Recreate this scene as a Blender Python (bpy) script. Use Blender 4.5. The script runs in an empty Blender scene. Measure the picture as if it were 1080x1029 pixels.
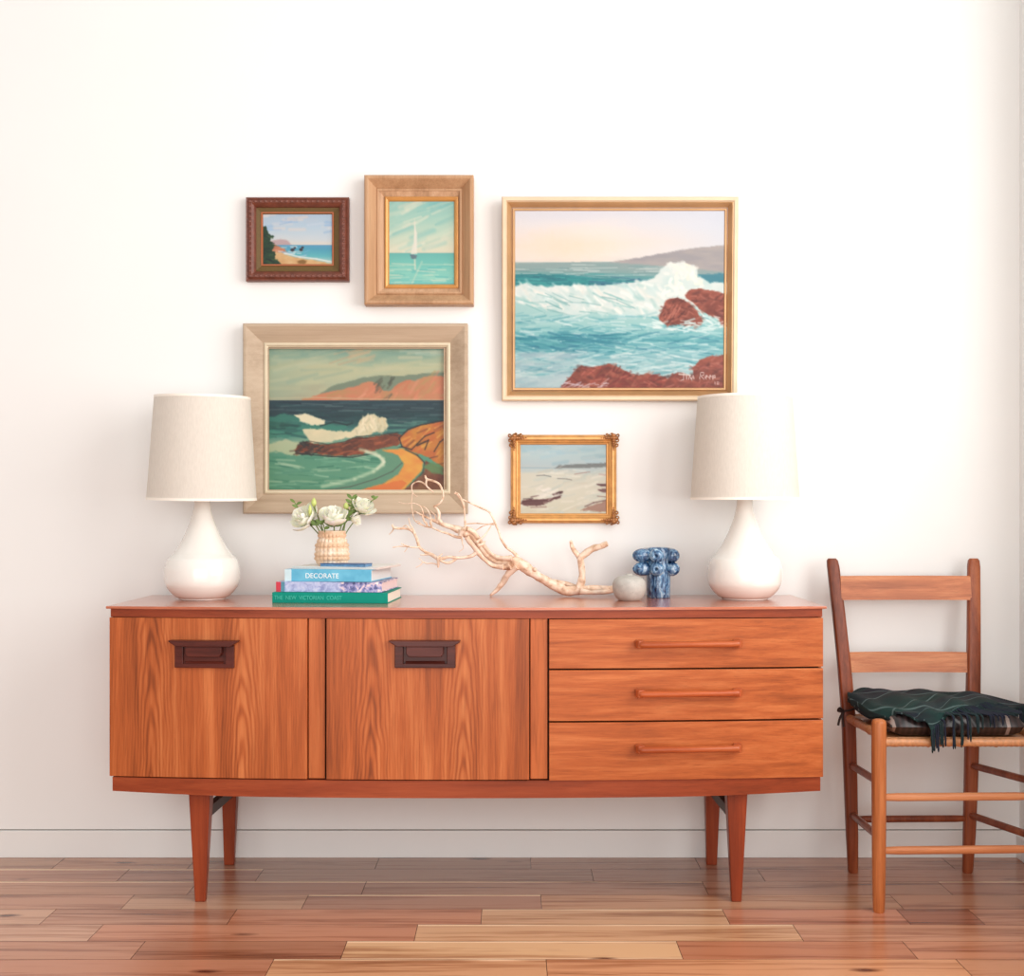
import bpy, bmesh, math, random
import numpy as np
from mathutils import Vector, Matrix, noise as mnoise

S = bpy.context.scene
COL = S.collection
PI = math.pi
F = 1262.0          # focal length in pixels of the 1080 px wide frame
CH = 1.025          # camera height
HY = 535.0          # horizon row
WALL = 3.506        # distance of the back wall
TOPZ = 0.770        # sideboard top

def W(x, y, d):
    """photo pixel + distance -> world point"""
    return Vector(((x - 540.0) * d / F, d, CH - (y - HY) * d / F))

def srgb(r, g, b):
    f = lambda c: (c / 12.92 if c <= 0.04045 else ((c + 0.055) / 1.055) ** 2.4)
    return (f(r / 255), f(g / 255), f(b / 255), 1.0)

# ------------------------------------------------------------------ objects
def _link(o, parent=None):
    COL.objects.link(o)
    if parent is not None:
        o.parent = parent
    return o

def base_of(parent):
    p, v = parent, Vector((0, 0, 0))
    while p is not None:
        v = v + p.location
        p = p.parent
    return v

def thing(name, label, cat, loc, group=None):
    o = bpy.data.objects.new(name, None)
    o.location = loc
    o.empty_display_size = 0.05
    COL.objects.link(o)
    tag(o, label, cat, group)
    return o

def tag(o, label=None, cat=None, group=None, kind=None):
    if label: o['label'] = label
    if cat: o['category'] = cat
    if group: o['group'] = group
    if kind: o['kind'] = kind
    return o

def build(name, bm, mat, parent=None, loc=None, smooth=False, angle=40, label=None):
    """bm is in world coordinates; becomes one mesh object"""
    org = base_of(parent) if parent is not None else (Vector(loc) if loc is not None else Vector((0, 0, 0)))
    bmesh.ops.translate(bm, verts=bm.verts, vec=-org)
    bmesh.ops.recalc_face_normals(bm, faces=bm.faces) if not getattr(bm, 'norecalc', False) else None
    me = bpy.data.meshes.new(name)
    bm.to_mesh(me); bm.free()
    mats = mat if isinstance(mat, (list, tuple)) else [mat]
    for m in mats: me.materials.append(m)
    if smooth:
        for p in me.polygons: p.use_smooth = True
        try: me.set_sharp_from_angle(angle=math.radians(angle))
        except Exception: pass
    o = bpy.data.objects.new(name, me)
    if parent is None: o.location = org
    _link(o, parent)
    if label: o['label'] = label
    return o

# ------------------------------------------------------------------ mesh shapes
def BM(): return bmesh.new()

def box(bm, x0, x1, y0, y1, z0, z1, bev=0.0, seg=2, mat=0):
    r = bmesh.ops.create_cube(bm, size=1.0)
    vs = r['verts']
    for v in vs:
        v.co = Vector(((x0 + x1) / 2 + v.co.x * (x1 - x0), (y0 + y1) / 2 + v.co.y * (y1 - y0), (z0 + z1) / 2 + v.co.z * (z1 - z0)))
    fs = set(f for v in vs for f in v.link_faces)
    for f in fs: f.material_index = mat
    if bev > 0:
        es = list(set(e for v in vs for e in v.link_edges))
        rr = bmesh.ops.bevel(bm, geom=es, offset=bev, segments=seg, affect='EDGES', profile=0.5, clamp_overlap=True)
        for f in rr['faces']: f.material_index = mat
    return vs

def cut_x(bm, x0, x1, n):
    for i in range(1, n):
        x = x0 + (x1 - x0) * i / n
        bmesh.ops.bisect_plane(bm, geom=bm.verts[:] + bm.edges[:] + bm.faces[:], plane_co=(x, 0, 0), plane_no=(1, 0, 0))

def prism(bm, pts, axis, a, b, bev=0.0):
    """closed outline pts (2D) extruded along axis from a to b"""
    def mk(p, t):
        if axis == 'y': return Vector((p[0], t, p[1]))
        if axis == 'x': return Vector((t, p[0], p[1]))
        return Vector((p[0], p[1], t))
    A = [bm.verts.new(mk(p, a)) for p in pts]
    B = [bm.verts.new(mk(p, b)) for p in pts]
    n = len(pts)
    fs = [bm.faces.new(A[::-1]), bm.faces.new(B)]
    for i in range(n):
        fs.append(bm.faces.new((A[i], A[(i + 1) % n], B[(i + 1) % n], B[i])))
    if bev > 0:
        es = list(set(e for f in fs for e in f.edges))
        bmesh.ops.bevel(bm, geom=es, offset=bev, segments=2, affect='EDGES', profile=0.5, clamp_overlap=True)

def lathe(bm, prof, c, n=48, capb=True, capt=False, fn=None):
    """prof list of (r, z) ; c centre (x,y)"""
    rings = []
    for (r, z) in prof:
        ring = []
        for i in range(n):
            a = 2 * PI * i / n
            rr = r if fn is None else fn(r, z, a)
            ring.append(bm.verts.new((c[0] + rr * math.cos(a), c[1] + rr * math.sin(a), z)))
        rings.append(ring)
    for j in range(len(rings) - 1):
        for i in range(n):
            bm.faces.new((rings[j][i], rings[j][(i + 1) % n], rings[j + 1][(i + 1) % n], rings[j + 1][i]))
    if capb: bm.faces.new(rings[0][::-1])
    if capt: bm.faces.new(rings[-1])
    return rings

def smoothpath(pts, k=4):
    """catmull-rom through (Vector, radius)"""
    P = [Vector(p[0]) for p in pts]; R = [p[1] for p in pts]
    out = []
    n = len(P)
    if n == 2: return [(P[0], R[0]), (P[1], R[1])]
    for i in range(n - 1):
        p0 = P[max(i - 1, 0)]; p1 = P[i]; p2 = P[i + 1]; p3 = P[min(i + 2, n - 1)]
        for j in range(k):
            t = j / k
            v = 0.5 * ((2 * p1) + (p2 - p0) * t + (2 * p0 - 5 * p1 + 4 * p2 - p3) * t * t + (3 * p1 - p0 - 3 * p2 + p3) * t ** 3)
            out.append((v, R[i] + (R[i + 1] - R[i]) * t))
    out.append((P[-1], R[-1]))
    return out

def tube(bm, pts, n=10, rough=0.0, flat=1.0, cap=True, seed=0):
    """pts list of (Vector, radius)"""
    P = [Vector(p[0]) for p in pts]; R = [p[1] for p in pts]
    T = []
    for i in range(len(P)):
        a = P[max(i - 1, 0)]; b = P[min(i + 1, len(P) - 1)]
        t = (b - a)
        T.append(t.normalized() if t.length > 1e-9 else Vector((0, 0, 1)))
    up = Vector((0, 1, 0)) if abs(T[0].y) < 0.9 else Vector((1, 0, 0))
    nrm = (up - T[0] * up.dot(T[0])).normalized()
    rings = []
    for i in range(len(P)):
        nrm = (nrm - T[i] * nrm.dot(T[i]))
        nrm = nrm.normalized() if nrm.length > 1e-6 else T[i].orthogonal().normalized()
        bi = T[i].cross(nrm)
        ring = []
        for k in range(n):
            a = 2 * PI * k / n
            r = R[i]
            if rough:
                r *= 1 + rough * mnoise.noise(Vector((P[i].x * 55 + math.cos(a) * .9 + seed, P[i].y * 55 + math.sin(a) * .9, P[i].z * 55)))
            ring.append(bm.verts.new(P[i] + nrm * (math.cos(a) * r * flat) + bi * (math.sin(a) * r)))
        rings.append(ring)
    for j in range(len(rings) - 1):
        for i in range(n):
            bm.faces.new((rings[j][i], rings[j][(i + 1) % n], rings[j + 1][(i + 1) % n], rings[j + 1][i]))
    if cap:
        bm.faces.new(rings[0][::-1]); bm.faces.new(rings[-1])
    return rings

def cyl(bm, a, b, r0, r1=None, n=16, bev=0.0):
    r1 = r0 if r1 is None else r1
    a = Vector(a); b = Vector(b)
    d = (b - a).normalized()
    if bev:
        tube(bm, [(a, r0 - bev), (a + d * bev, r0), (b - d * bev, r1), (b, r1 - bev)], n=n)
    else:
        tube(bm, [(a, r0), (b, r1)], n=n)

def blob(bm, c, r, sub=2, sc=(1, 1, 1), rot=None, rough=0.0):
    rr = bmesh.ops.create_icosphere(bm, subdivisions=sub, radius=1.0)
    M = rot if rot is not None else Matrix.Identity(3)
    for v in rr['verts']:
        p = v.co.copy()
        k = 1 + (rough * mnoise.noise(p * 2.5 + Vector(c) * 40) if rough else 0)
        p = Vector((p.x * sc[0], p.y * sc[1], p.z * sc[2])) * (r * k)
        v.co = M @ p + Vector(c)
    return rr['verts']

# ------------------------------------------------------------------ materials
class NT:
    def __init__(self, name):
        self.m = bpy.data.materials.new(name)
        self.m.use_nodes = True
        self.t = self.m.node_tree
        self.t.nodes.clear()
        self.out = self.t.nodes.new('ShaderNodeOutputMaterial')
        self.b = self.t.nodes.new('ShaderNodeBsdfPrincipled')
        self.t.links.new(self.b.outputs[0], self.out.inputs[0])
    def n(self, typ, **kw):
        o = self.t.nodes.new('ShaderNode' + typ)
        for k, v in kw.items():
            if hasattr(o, k): setattr(o, k, v)
            else: o.inputs[k.replace('_', ' ')].default_value = v
        return o
    def l(self, a, b): self.t.links.new(a, b)
    def coord(self, scale=(1, 1, 1), loc=(0, 0, 0), rot=(0, 0, 0), kind='Object'):
        tc = self.n('TexCoord'); mp = self.n('Mapping')
        mp.inputs['Scale'].default_value = scale
        mp.inputs['Location'].default_value = loc
        mp.inputs['Rotation'].default_value = rot
        self.l(tc.outputs[kind], mp.inputs[0])
        return mp.outputs[0]
    def noise(self, vec, scale=5, detail=4, rough=0.5, dist=0.0):
        o = self.n('TexNoise')
        o.inputs['Scale'].default_value = scale; o.inputs['Detail'].default_value = detail
        o.inputs['Roughness'].default_value = rough; o.inputs['Distortion'].default_value = dist
        self.l(vec, o.inputs['Vector'])
        return o.outputs[0]
    def ramp(self, fac, stops, interp='LINEAR'):
        o = self.n('ValToRGB'); cr = o.color_ramp; cr.interpolation = interp
        while len(cr.elements) < len(stops): cr.elements.new(0.5)
        for e, (p, c) in zip(cr.elements, stops):
            e.position = p; e.color = c if len(c) == 4 else (*c, 1)
        self.l(fac, o.inputs[0])
        return o.outputs[0]
    def mix(self, fac, a, b, mode='MIX'):
        o = self.n('Mix'); o.data_type = 'RGBA'; o.blend_type = mode
        for s, v in ((o.inputs[0], fac), (o.inputs[6], a), (o.inputs[7], b)):
            if isinstance(v, (int, float)): s.default_value = v
            elif isinstance(v, tuple): s.default_value = v
            else: self.l(v, s)
        return o.outputs[2]
    def math(self, op, a, b=None, c=None):
        o = self.n('Math'); o.operation = op
        for i, v in enumerate((a, b, c)):
            if v is None: continue
            if isinstance(v, (int, float)): o.inputs[i].default_value = v
            else: self.l(v, o.inputs[i])
        return o.outputs[0]
    def bump(self, h, strength=0.2, dist=0.001):
        o = self.n('Bump'); o.inputs['Strength'].default_value = strength; o.inputs['Distance'].default_value = dist
        self.l(h, o.inputs['Height']); self.l(o.outputs[0], self.b.inputs['Normal'])
    def set(self, color=None, rough=None, metal=None, spec=None, coat=None, sheen=None, sss=None):
        b = self.b
        def put(s, v):
            if isinstance(v, (int, float, tuple)): b.inputs[s].default_value = v
            else: self.l(v, b.inputs[s])
        if color is not None: put('Base Color', color)
        if rough is not None: put('Roughness', rough)
        if metal is not None: put('Metallic', metal)
        if spec is not None: put('Specular IOR Level', spec)
        if coat is not None: put('Coat Weight', coat); b.inputs['Coat Roughness'].default_value = 0.10
        if sheen is not None: put('Sheen Weight', sheen)
        return self

def plain(name, color, rough=0.5, metal=0.0, var=0.06, scale=30, bump=0.0, coat=None, spec=None):
    t = NT(name)
    c = t.noise(t.coord(), scale=scale, detail=3)
    dark = tuple(v * (1 - var) for v in color[:3]) + (1,)
    lite = tuple(min(1, v * (1 + var)) for v in color[:3]) + (1,)
    t.set(color=t.ramp(c, [(0.3, dark), (0.7, lite)]), rough=rough, metal=metal, coat=coat, spec=spec)
    if bump: t.bump(c, bump, 0.002)
    return t.m

def wood(name, dark, mid, lite, axis='z', k=1.0, rough=0.35, cathedral=None, coat=0.0, contrast=1.0, pores=0.35, blotch=0.35, seed=0.0, zk=0.07):
    """grain runs along axis; cathedral=(x offset, period, z0) for flame figure on vertical fronts"""
    t = NT(name)
    sc = {'x': (1.2, 22, 22), 'y': (22, 1.2, 22), 'z': (22, 22, 1.2)}[axis]
    sc = tuple(v * k for v in sc)
    v = t.coord(scale=sc, loc=(seed, seed * 2.3, seed * .7))
    g = t.noise(v, scale=1.0, detail=7, rough=0.62, dist=0.35)
    sp = {'x': (9, 420, 420), 'y': (420, 9, 420), 'z': (420, 420, 9)}[axis]
    p = t.noise(t.coord(scale=sp), scale=1.0, detail=2)
    sb = {'x': (1.4, 5, 5), 'y': (5, 1.4, 5), 'z': (5, 5, 1.4)}[axis]
    bl = t.noise(t.coord(scale=sb, loc=(seed + 3.1, 1.7, seed)), scale=1.0, detail=2)
    sf = {'x': (5, 130, 130), 'y': (130, 5, 130), 'z': (130, 130, 5)}[axis]
    fi = t.noise(t.coord(scale=sf, loc=(seed, 0, seed)), scale=1.0, detail=4, rough=.65)
    fac = t.math('ADD', t.math('MULTIPLY', g, .72), t.math('MULTIPLY', fi, .30))
    g = fac
    if cathedral:
        x0, per, z0 = cathedral
        tc = t.n('TexCoord'); sx = t.n('SeparateXYZ'); t.l(tc.outputs['Object'], sx.inputs[0])
        u = t.math('PINGPONG', t.math('ADD', sx.outputs[0], x0), per / 2)
        wob = t.noise(t.coord(scale=(9, 9, 3.5), loc=(seed, 0, 0)), scale=1.0, detail=3)
        u = t.math('ADD', u, t.math('MULTIPLY', t.math('SUBTRACT', wob, 0.5), 0.035))
        zz = t.math('MULTIPLY', t.math('SUBTRACT', sx.outputs[2], z0), zk)
        r = t.math('SQRT', t.math('ADD', t.math('MULTIPLY', u, u), t.math('MULTIPLY', zz, zz)))
        r = t.math('ADD', r, t.math('MULTIPLY', t.math('SUBTRACT', wob, .5), .01))
        w = t.math('SINE', t.math('MULTIPLY', r, 900.0))
        w = t.math('MULTIPLY_ADD', w, 0.5, 0.5)
        w = t.math('POWER', w, 1.6)
        near = t.math('SUBTRACT', 1.0, t.math('MINIMUM', t.math('MULTIPLY', u, 16.0), 1.0))
        amp = t.math('MULTIPLY_ADD', near, 0.15, 0.03)
        fac = t.math('SUBTRACT', g, t.math('MULTIPLY', t.math('SUBTRACT', w, 0.4), amp))
    c = 0.5
    a = 0.17 / contrast
    col = t.ramp(fac, [(c - a, dark), (c, mid), (c + a, lite)])
    m = t.math('MULTIPLY_ADD', bl, blotch * 2, 1 - blotch)
    pp = t.math('MULTIPLY_ADD', t.math('GREATER_THAN', p, 0.60), -pores * 0.35, 1.0)
    mm = t.math('MULTIPLY', m, pp)
    cc = t.n('CombineColor'); [t.l(mm, cc.inputs[i]) for i in range(3)]
    t.set(color=t.mix(1.0, col, cc.outputs[0], 'MULTIPLY'), rough=rough, coat=coat, spec=.28)
    t.bump(p, 0.06, 0.0005)
    return t.m

def painted(name, rough=0.45, bump=0.25):
    """canvas colours kept per vertex (a painting really has these colours)"""
    t = NT(name)
    a = t.n('Attribute'); a.attribute_name = 'paint'
    n1 = t.noise(t.coord(scale=(260, 260, 420)), scale=1.0, detail=3)
    t.set(color=a.outputs[0], rough=rough, spec=0.35)
    t.bump(n1, bump, 0.001)
    return t.m
SKY, KEY, FRONT, EXPO = 0.66, 85.0, 112.0, 0.22
# ------------------------------------------------------------------ palette
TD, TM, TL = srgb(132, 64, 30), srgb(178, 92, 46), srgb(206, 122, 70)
# each front is its own veneer, so figure offsets differ between them
M_door1 = wood('teak_veneer_left', TD, TM, TL, 'z', cathedral=(0.813, 0.236, 0.18), rough=0.36, seed=1.0, blotch=.22)
M_door2 = wood('teak_veneer_centre', TD, TM, TL, 'z', cathedral=(0.243, 0.236, 0.15), rough=0.36, seed=4.0, blotch=.22)
M_teakv = wood('teak_vertical', TD, srgb(188, 100, 52), TL, 'z', rough=0.36, seed=7.0, blotch=.2)
M_teakh = wood('teak_horizontal', TD, TM, TL, 'x', rough=0.36, seed=2.0, blotch=.12, contrast=.75, k=2.4)
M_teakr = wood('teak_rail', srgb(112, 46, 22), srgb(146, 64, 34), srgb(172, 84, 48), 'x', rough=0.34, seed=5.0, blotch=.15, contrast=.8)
M_teaktop = wood('teak_top', srgb(150, 76, 48), srgb(182, 100, 66), srgb(206, 124, 86), 'x', rough=0.24, seed=9.0, coat=1.0, blotch=.15, contrast=.8)
M_teaktop.node_tree.nodes['Principled BSDF'].inputs['Coat Roughness'].default_value = .24
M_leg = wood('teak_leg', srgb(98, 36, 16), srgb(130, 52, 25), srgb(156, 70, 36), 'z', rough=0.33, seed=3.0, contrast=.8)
M_brace = plain('dark_stained_brace', srgb(62, 42, 34), 0.5)
M_rose = wood('rosewood_pull', srgb(50, 18, 13), srgb(76, 30, 22), srgb(100, 44, 34), 'x', rough=0.3, seed=6.0)
M_dark = plain('shadow_gap_lining', srgb(48, 24, 14), 0.8)
M_drawpull = wood('teak_pull', srgb(140, 60, 30), srgb(178, 86, 46), srgb(204, 112, 64), 'x', rough=0.28, seed=8.0, contrast=.7)

M_wall = plain('white_wall_paint', (0.855, 0.852, 0.829, 1), 0.75, var=0.006, scale=4, spec=.2)
M_base = plain('white_trim_paint', (0.82, 0.81, 0.785, 1), 0.45, var=0.01, scale=6)
M_gap = plain('wall_gap_shadow', srgb(150, 140, 132), 0.9)

# ------------------------------------------------------------------ room
def quadwall(name, x0, x1, y0, y1, z0, z1, m, bev=0):
    bm = BM(); box(bm, x0, x1, y0, y1, z0, z1, bev)
    return tag(build(name, bm, m), kind='structure')

WX = 1.487      # right wall face
quadwall('wall_back', -4.2, WX + .12, WALL, WALL + .12, 0.0826, 3.4, M_wall)
bm = BM()
box(bm, -4.2, WX + .12, WALL + .006, WALL + .12, 0.0, 0.0826)
tag(build('wall_back_lower', bm, M_gap), kind='structure')
bm = BM(); box(bm, -4.2, WX, WALL - .004, WALL + .006, 0.0, 0.0794, .0012)
tag(build('baseboard_back', bm, M_base), kind='structure')

# right wall with the window that lights the room (outside the frame to the right)
WY0, WY1, WZ0, WZ1 = 0.15, 2.95, 0.75, 2.95
bm = BM()
box(bm, WX, WX + .12, -1.2, WY0, 0, 3.4)
box(bm, WX, WX + .12, WY1, WALL + .0, 0, 3.4)
box(bm, WX, WX + .12, WY0, WY1, 0, WZ0)
box(bm, WX, WX + .12, WY0, WY1, WZ1, 3.4)
tag(build('wall_right', bm, M_wall), kind='structure')
bm = BM(); box(bm, WX - .012, WX, -1.2, WALL - .004, 0.0, 0.068, .003)
tag(build('baseboard_right', bm, M_base), kind='structure')
bm = BM()
for z in (WZ0, WZ1 - .05): box(bm, WX + .03, WX + .08, WY0, WY1, z, z + .05, .004)
for y in (WY0, (WY0 + WY1) / 2 - .025, WY1 - .05): box(bm, WX + .035, WX + .075, y, y + .05, WZ0 + .05, WZ1 - .05, .004)
tag(build('window_1', bm, M_base), kind='structure')

# ------------------------------------------------------------------ floor: planks with their own tones
def floor():
    t = NT('acacia_planks')
    a = t.n('Attribute'); a.attribute_name = 'tone'
    o = t.n('Attribute'); o.attribute_name = 'offs'
    tc = t.n('TexCoord')
    add = t.n('VectorMath'); add.operation = 'ADD'
    t.l(tc.outputs['Object'], add.inputs[0]); t.l(o.outputs['Vector'], add.inputs[1])
    def mapped(sc):
        mp = t.n('Mapping'); mp.inputs['Scale'].default_value = sc; t.l(add.outputs[0], mp.inputs[0]); return mp.outputs[0]
    g = t.noise(mapped((1.3, 26, 1)), scale=1.0, detail=6, rough=.6, dist=.6)
    g2 = t.noise(mapped((6, 190, 1)), scale=1.0, detail=3)
    gr = t.math('ADD', t.math('MULTIPLY', g, .95), t.math('MULTIPLY', g2, .3))
    val = t.ramp(gr, [(0.40, srgb(150, 116, 100)), (0.54, srgb(220, 204, 194)), (0.66, srgb(255, 255, 255)), (0.95, srgb(255, 252, 246))])
    c = t.mix(1.0, a.outputs[0], val, 'MULTIPLY')
    vo = t.n('TexVoronoi'); vo.inputs['Scale'].default_value = 1.0
    t.l(mapped((3.0, 9, 1)), vo.inputs['Vector'])
    wob = t.noise(mapped((30, 60, 1)), scale=1.0, detail=2)
    kd = t.math('ADD', vo.outputs['Distance'], t.math('MULTIPLY', wob, .06))
    kn = t.ramp(kd, [(0.07, (1, 1, 1, 1)), (0.16, (0, 0, 0, 1))])
    c = t.mix(kn, c, t.mix(1.0, c, srgb(120, 84, 70), 'MULTIPLY'))
    t.set(color=c, rough=t.math('MULTIPLY_ADD', g, .12, .16), spec=.7)
    t.bump(gr, .05, .001)
    bm = BM()
    tone = bm.loops.layers.float_color.new('tone')
    offs = bm.loops.layers.float_vector.new('offs') if hasattr(bm.loops.layers, 'float_vector') else None
    offs_c = bm.loops.layers.float_color.new('offs') if offs is None else None
    rng = random.Random(5)
    def quad(x0, x1, y0, y1, z, col, off):
        vs = [bm.verts.new(p) for p in ((x0, y0, z), (x1, y0, z), (x1, y1, z), (x0, y1, z))]
        f = bm.faces.new(vs)
        for lp in f.loops:
            lp[tone] = col
            if offs is not None: lp[offs] = Vector(off)
            else: lp[offs_c] = (*off, 1)
        return f
    G = .0013
    D = (74, 46, 36, 1)
    def plank(x0, x1, y0, y1, col, top=None, bot=None):
        m_ = sum(col) / 3; k_ = 1.02 + .16 * max(0, (150 - m_) / 60); col = tuple(min(255, ((q * .92 + m_ * .08) * .72 + g_ * .28) * k_ * s_) for q, s_, g_ in zip(col, (1.0, 1.005, .965), (190, 134, 108)))
        off = (rng.uniform(0, 50), rng.uniform(0, 50), 0)
        c = srgb(*col)
        ya, yb = y0, y1 - G
        # pale sapwood edges
        if bot: quad(x0, x1 - G, ya, ya + .009, 0, srgb(*bot), off); ya += .009
        if top: quad(x0, x1 - G, yb - .009, yb, 0, srgb(*top), off); yb -= .009
        quad(x0, x1 - G, ya, yb, 0, c, off)
    PW = .1128
    # row k spans y from WALL-(k+1)*PW to WALL-k*PW ; joints traced at mid-row
    pale = (244, 206, 168)
    rows = [
        ([(-99, (150, 112, 92)), (62, (158, 112, 88)), (203, (138, 104, 88)), (398, (134, 102, 88)), (560, (142, 106, 90)), (736, (150, 104, 86)), (1000, (146, 98, 80))], {}),
        ([(-99, (146, 98, 80)), (130, (136, 92, 78)), (274, (142, 110, 96)), (625, (140, 104, 90)), (803, (148, 100, 82))], {0: 't', 1: 't'}),
        ([(-99, (158, 110, 88)), (203, (128, 88, 74)), (384, (144, 106, 90)), (744, (150, 108, 90)), (997, (152, 102, 84))], {0: 't', 1: 't', 2: 't', 4: 't'}),
        ([(-99, (164, 112, 90)), (135, (190, 144, 118)), (322, (140, 96, 80)), (571, (190, 138, 106)), (946, (178, 124, 98))], {2: 't'}),
        ([(-99, (202, 154, 130)), (51, (172, 120, 98)), (245, (190, 122, 94)), (508, (214, 166, 128)), (766, (188, 118, 92)), (953, (112, 62, 46)), (1030, (186, 126, 100))], {3: 't'}),
        ([(-99, (208, 158, 134)), (101, (192, 124, 96)), (439, (222, 172, 130)), (842, (200, 138, 108)), (1100, (190, 130, 100))], {2: 't'}),
        ([(-99, (166, 110, 86)), (146, (136, 84, 62)), (363, (232, 186, 140)), (717, (160, 96, 68)), (960, (184, 118, 88))], {2: 'tb'}),
        ([(-99, (160, 100, 76)), (284, (216, 158, 116)), (577, (216, 150, 108)), (1018, (190, 130, 98))], {1: 't'}),
    ]
    pal = [(150, 104, 84), (186, 126, 98), (212, 160, 122), (138, 88, 68), (196, 140, 110), (170, 116, 92)]
    for k in range(46):
        y1 = WALL - k * PW; y0 = y1 - PW
        if y0 < -1.6: break
        ym = (y0 + y1) / 2
        if k < len(rows):
            row, ed = rows[k]
            xs = [((p[0] - 540) * ym / F) for p in row] + [WX + .2]
            plank(-4.4, -4.4 + 1.1, y0, y1, pal[k % 6]); xl = -3.3
            lo = xs[0] - .6
            plank(xl, xl + 1.2, y0, y1, pal[(k + 2) % 6]); 
            xs[0] = xl + 1.2
            for i in range(len(row)):
                e = ed.get(i, '')
                plank(xs[i], xs[i + 1], y0, y1, row[i][1], pale if 't' in e else None, pale if 'b' in e else None)
        else:
            x = -4.4 - rng.uniform(0, .5)
            while x < WX + .2:
                L = rng.uniform(.45, 1.15)
                plank(x, min(x + L, WX + .2), y0, y1, rng.choice(pal), pale if rng.random() < .25 else None)
                x += L
    quad(-4.6, WX + .2, -1.7, WALL + .02, -.0035, srgb(*D[:3]), (0, 0, 0))
    o = build('floor', bm, t.m)
    tag(o, kind='structure')
floor()

# ------------------------------------------------------------------ sideboard
CX = -0.118
DC = 3.05
def bow(x): return 0.045 * ((x - CX) / .925) ** 2
def bent(bm, x0, x1, n=12):
    cut_x(bm, x0, x1, n)
    for v in bm.verts:
        v.co.y += bow(v.co.x)
def bentbox(x0, x1, y0, y1, z0, z1, bev=.0015, n=12):
    bm = BM(); box(bm, x0, x1, y0, y1, z0, z1, bev); bent(bm, x0, x1, n); return bm
def px(x, d=3.06): return (x - 540) * d / F
BACK = 3.49
sb = thing('sideboard', 'long teak mid-century sideboard on tapered legs against the white wall', 'sideboard', (CX, 3.27, 0))

# top: thin lip over a deeper recessed slab
def slab(x0, x1, yf, z0, z1, name, m, bev=.001, inset=0, parent=sb):
    bm = BM()
    n = 20
    pts = [(x0 + (x1 - x0) * i / n, yf + bow(x0 + (x1 - x0) * i / n)) for i in range(n + 1)] + [(x1, BACK), (x0, BACK)]
    prism(bm, pts, 'z', z0, z1, bev)
    return build(name, bm, m, parent)
hw = .932
slab(CX - hw, CX + hw, DC - .004, TOPZ - .0068, TOPZ, 'top', M_teaktop, .002)
slab(CX - .922, CX + .922, DC + .005, TOPZ - .0285, TOPZ - .0068, 'top_slab', M_teakr, .001)
# carcass
zb, zt = .3305, .7405
slab(CX - .9165, CX + .9165, DC + .024, zb - .004, zt + .002, 'carcass', M_dark, .0)
for s in (-1, 1):
    bm = BM(); xo = CX + s * .9235; xi = CX + s * .916
    box(bm, min(xo, xi), max(xo, xi), DC + .022 + bow(xo), BACK, zb - .002, zt + .001, .001)
    build('side_panel', bm, M_teakh, sb)
# bottom rail, underside lifting a little toward the ends
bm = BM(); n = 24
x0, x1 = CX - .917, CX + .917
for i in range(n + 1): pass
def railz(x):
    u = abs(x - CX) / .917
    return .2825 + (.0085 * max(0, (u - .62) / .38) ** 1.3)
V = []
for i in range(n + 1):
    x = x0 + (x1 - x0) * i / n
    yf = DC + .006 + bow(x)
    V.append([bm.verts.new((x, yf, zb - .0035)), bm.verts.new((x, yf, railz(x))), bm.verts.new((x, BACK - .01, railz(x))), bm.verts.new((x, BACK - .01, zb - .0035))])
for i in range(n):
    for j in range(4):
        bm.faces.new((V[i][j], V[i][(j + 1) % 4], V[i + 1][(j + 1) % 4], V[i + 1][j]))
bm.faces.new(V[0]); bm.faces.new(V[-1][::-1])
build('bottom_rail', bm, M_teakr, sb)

def xdoor(xp): return (xp - 540) * (DC + .02) / F
def front(name, xp0, xp1, z0, z1, m):
    a, b = (xp0 - 540) * (DC + bow(px(xp0))) / F, (xp1 - 540) * (DC + bow(px(xp1))) / F
    return build(name, bentbox(a, b, DC, DC + .02, z0, z1, .0012, 14), m, sb), a, b

door1, a1, b1 = front('door', 115.2, 323.8, zb, zt, M_door1)
door2, a2, b2 = front('door', 344.2, 558.2, zb, zt, M_door2)
# divider pilasters set back between the fronts
for (p0, p1, nm) in ((325.0, 342.4, 'divider'), (559.4, 577.4, 'divider')):
    a = (p0 - 540) * (DC + .012) / F; b = (p1 - 540) * (DC + .012) / F
    bm = bentbox(a, b, DC + .010, DC + .022, zb, zt, .001, 2)
    build(nm, bm, M_teakv, sb)

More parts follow.
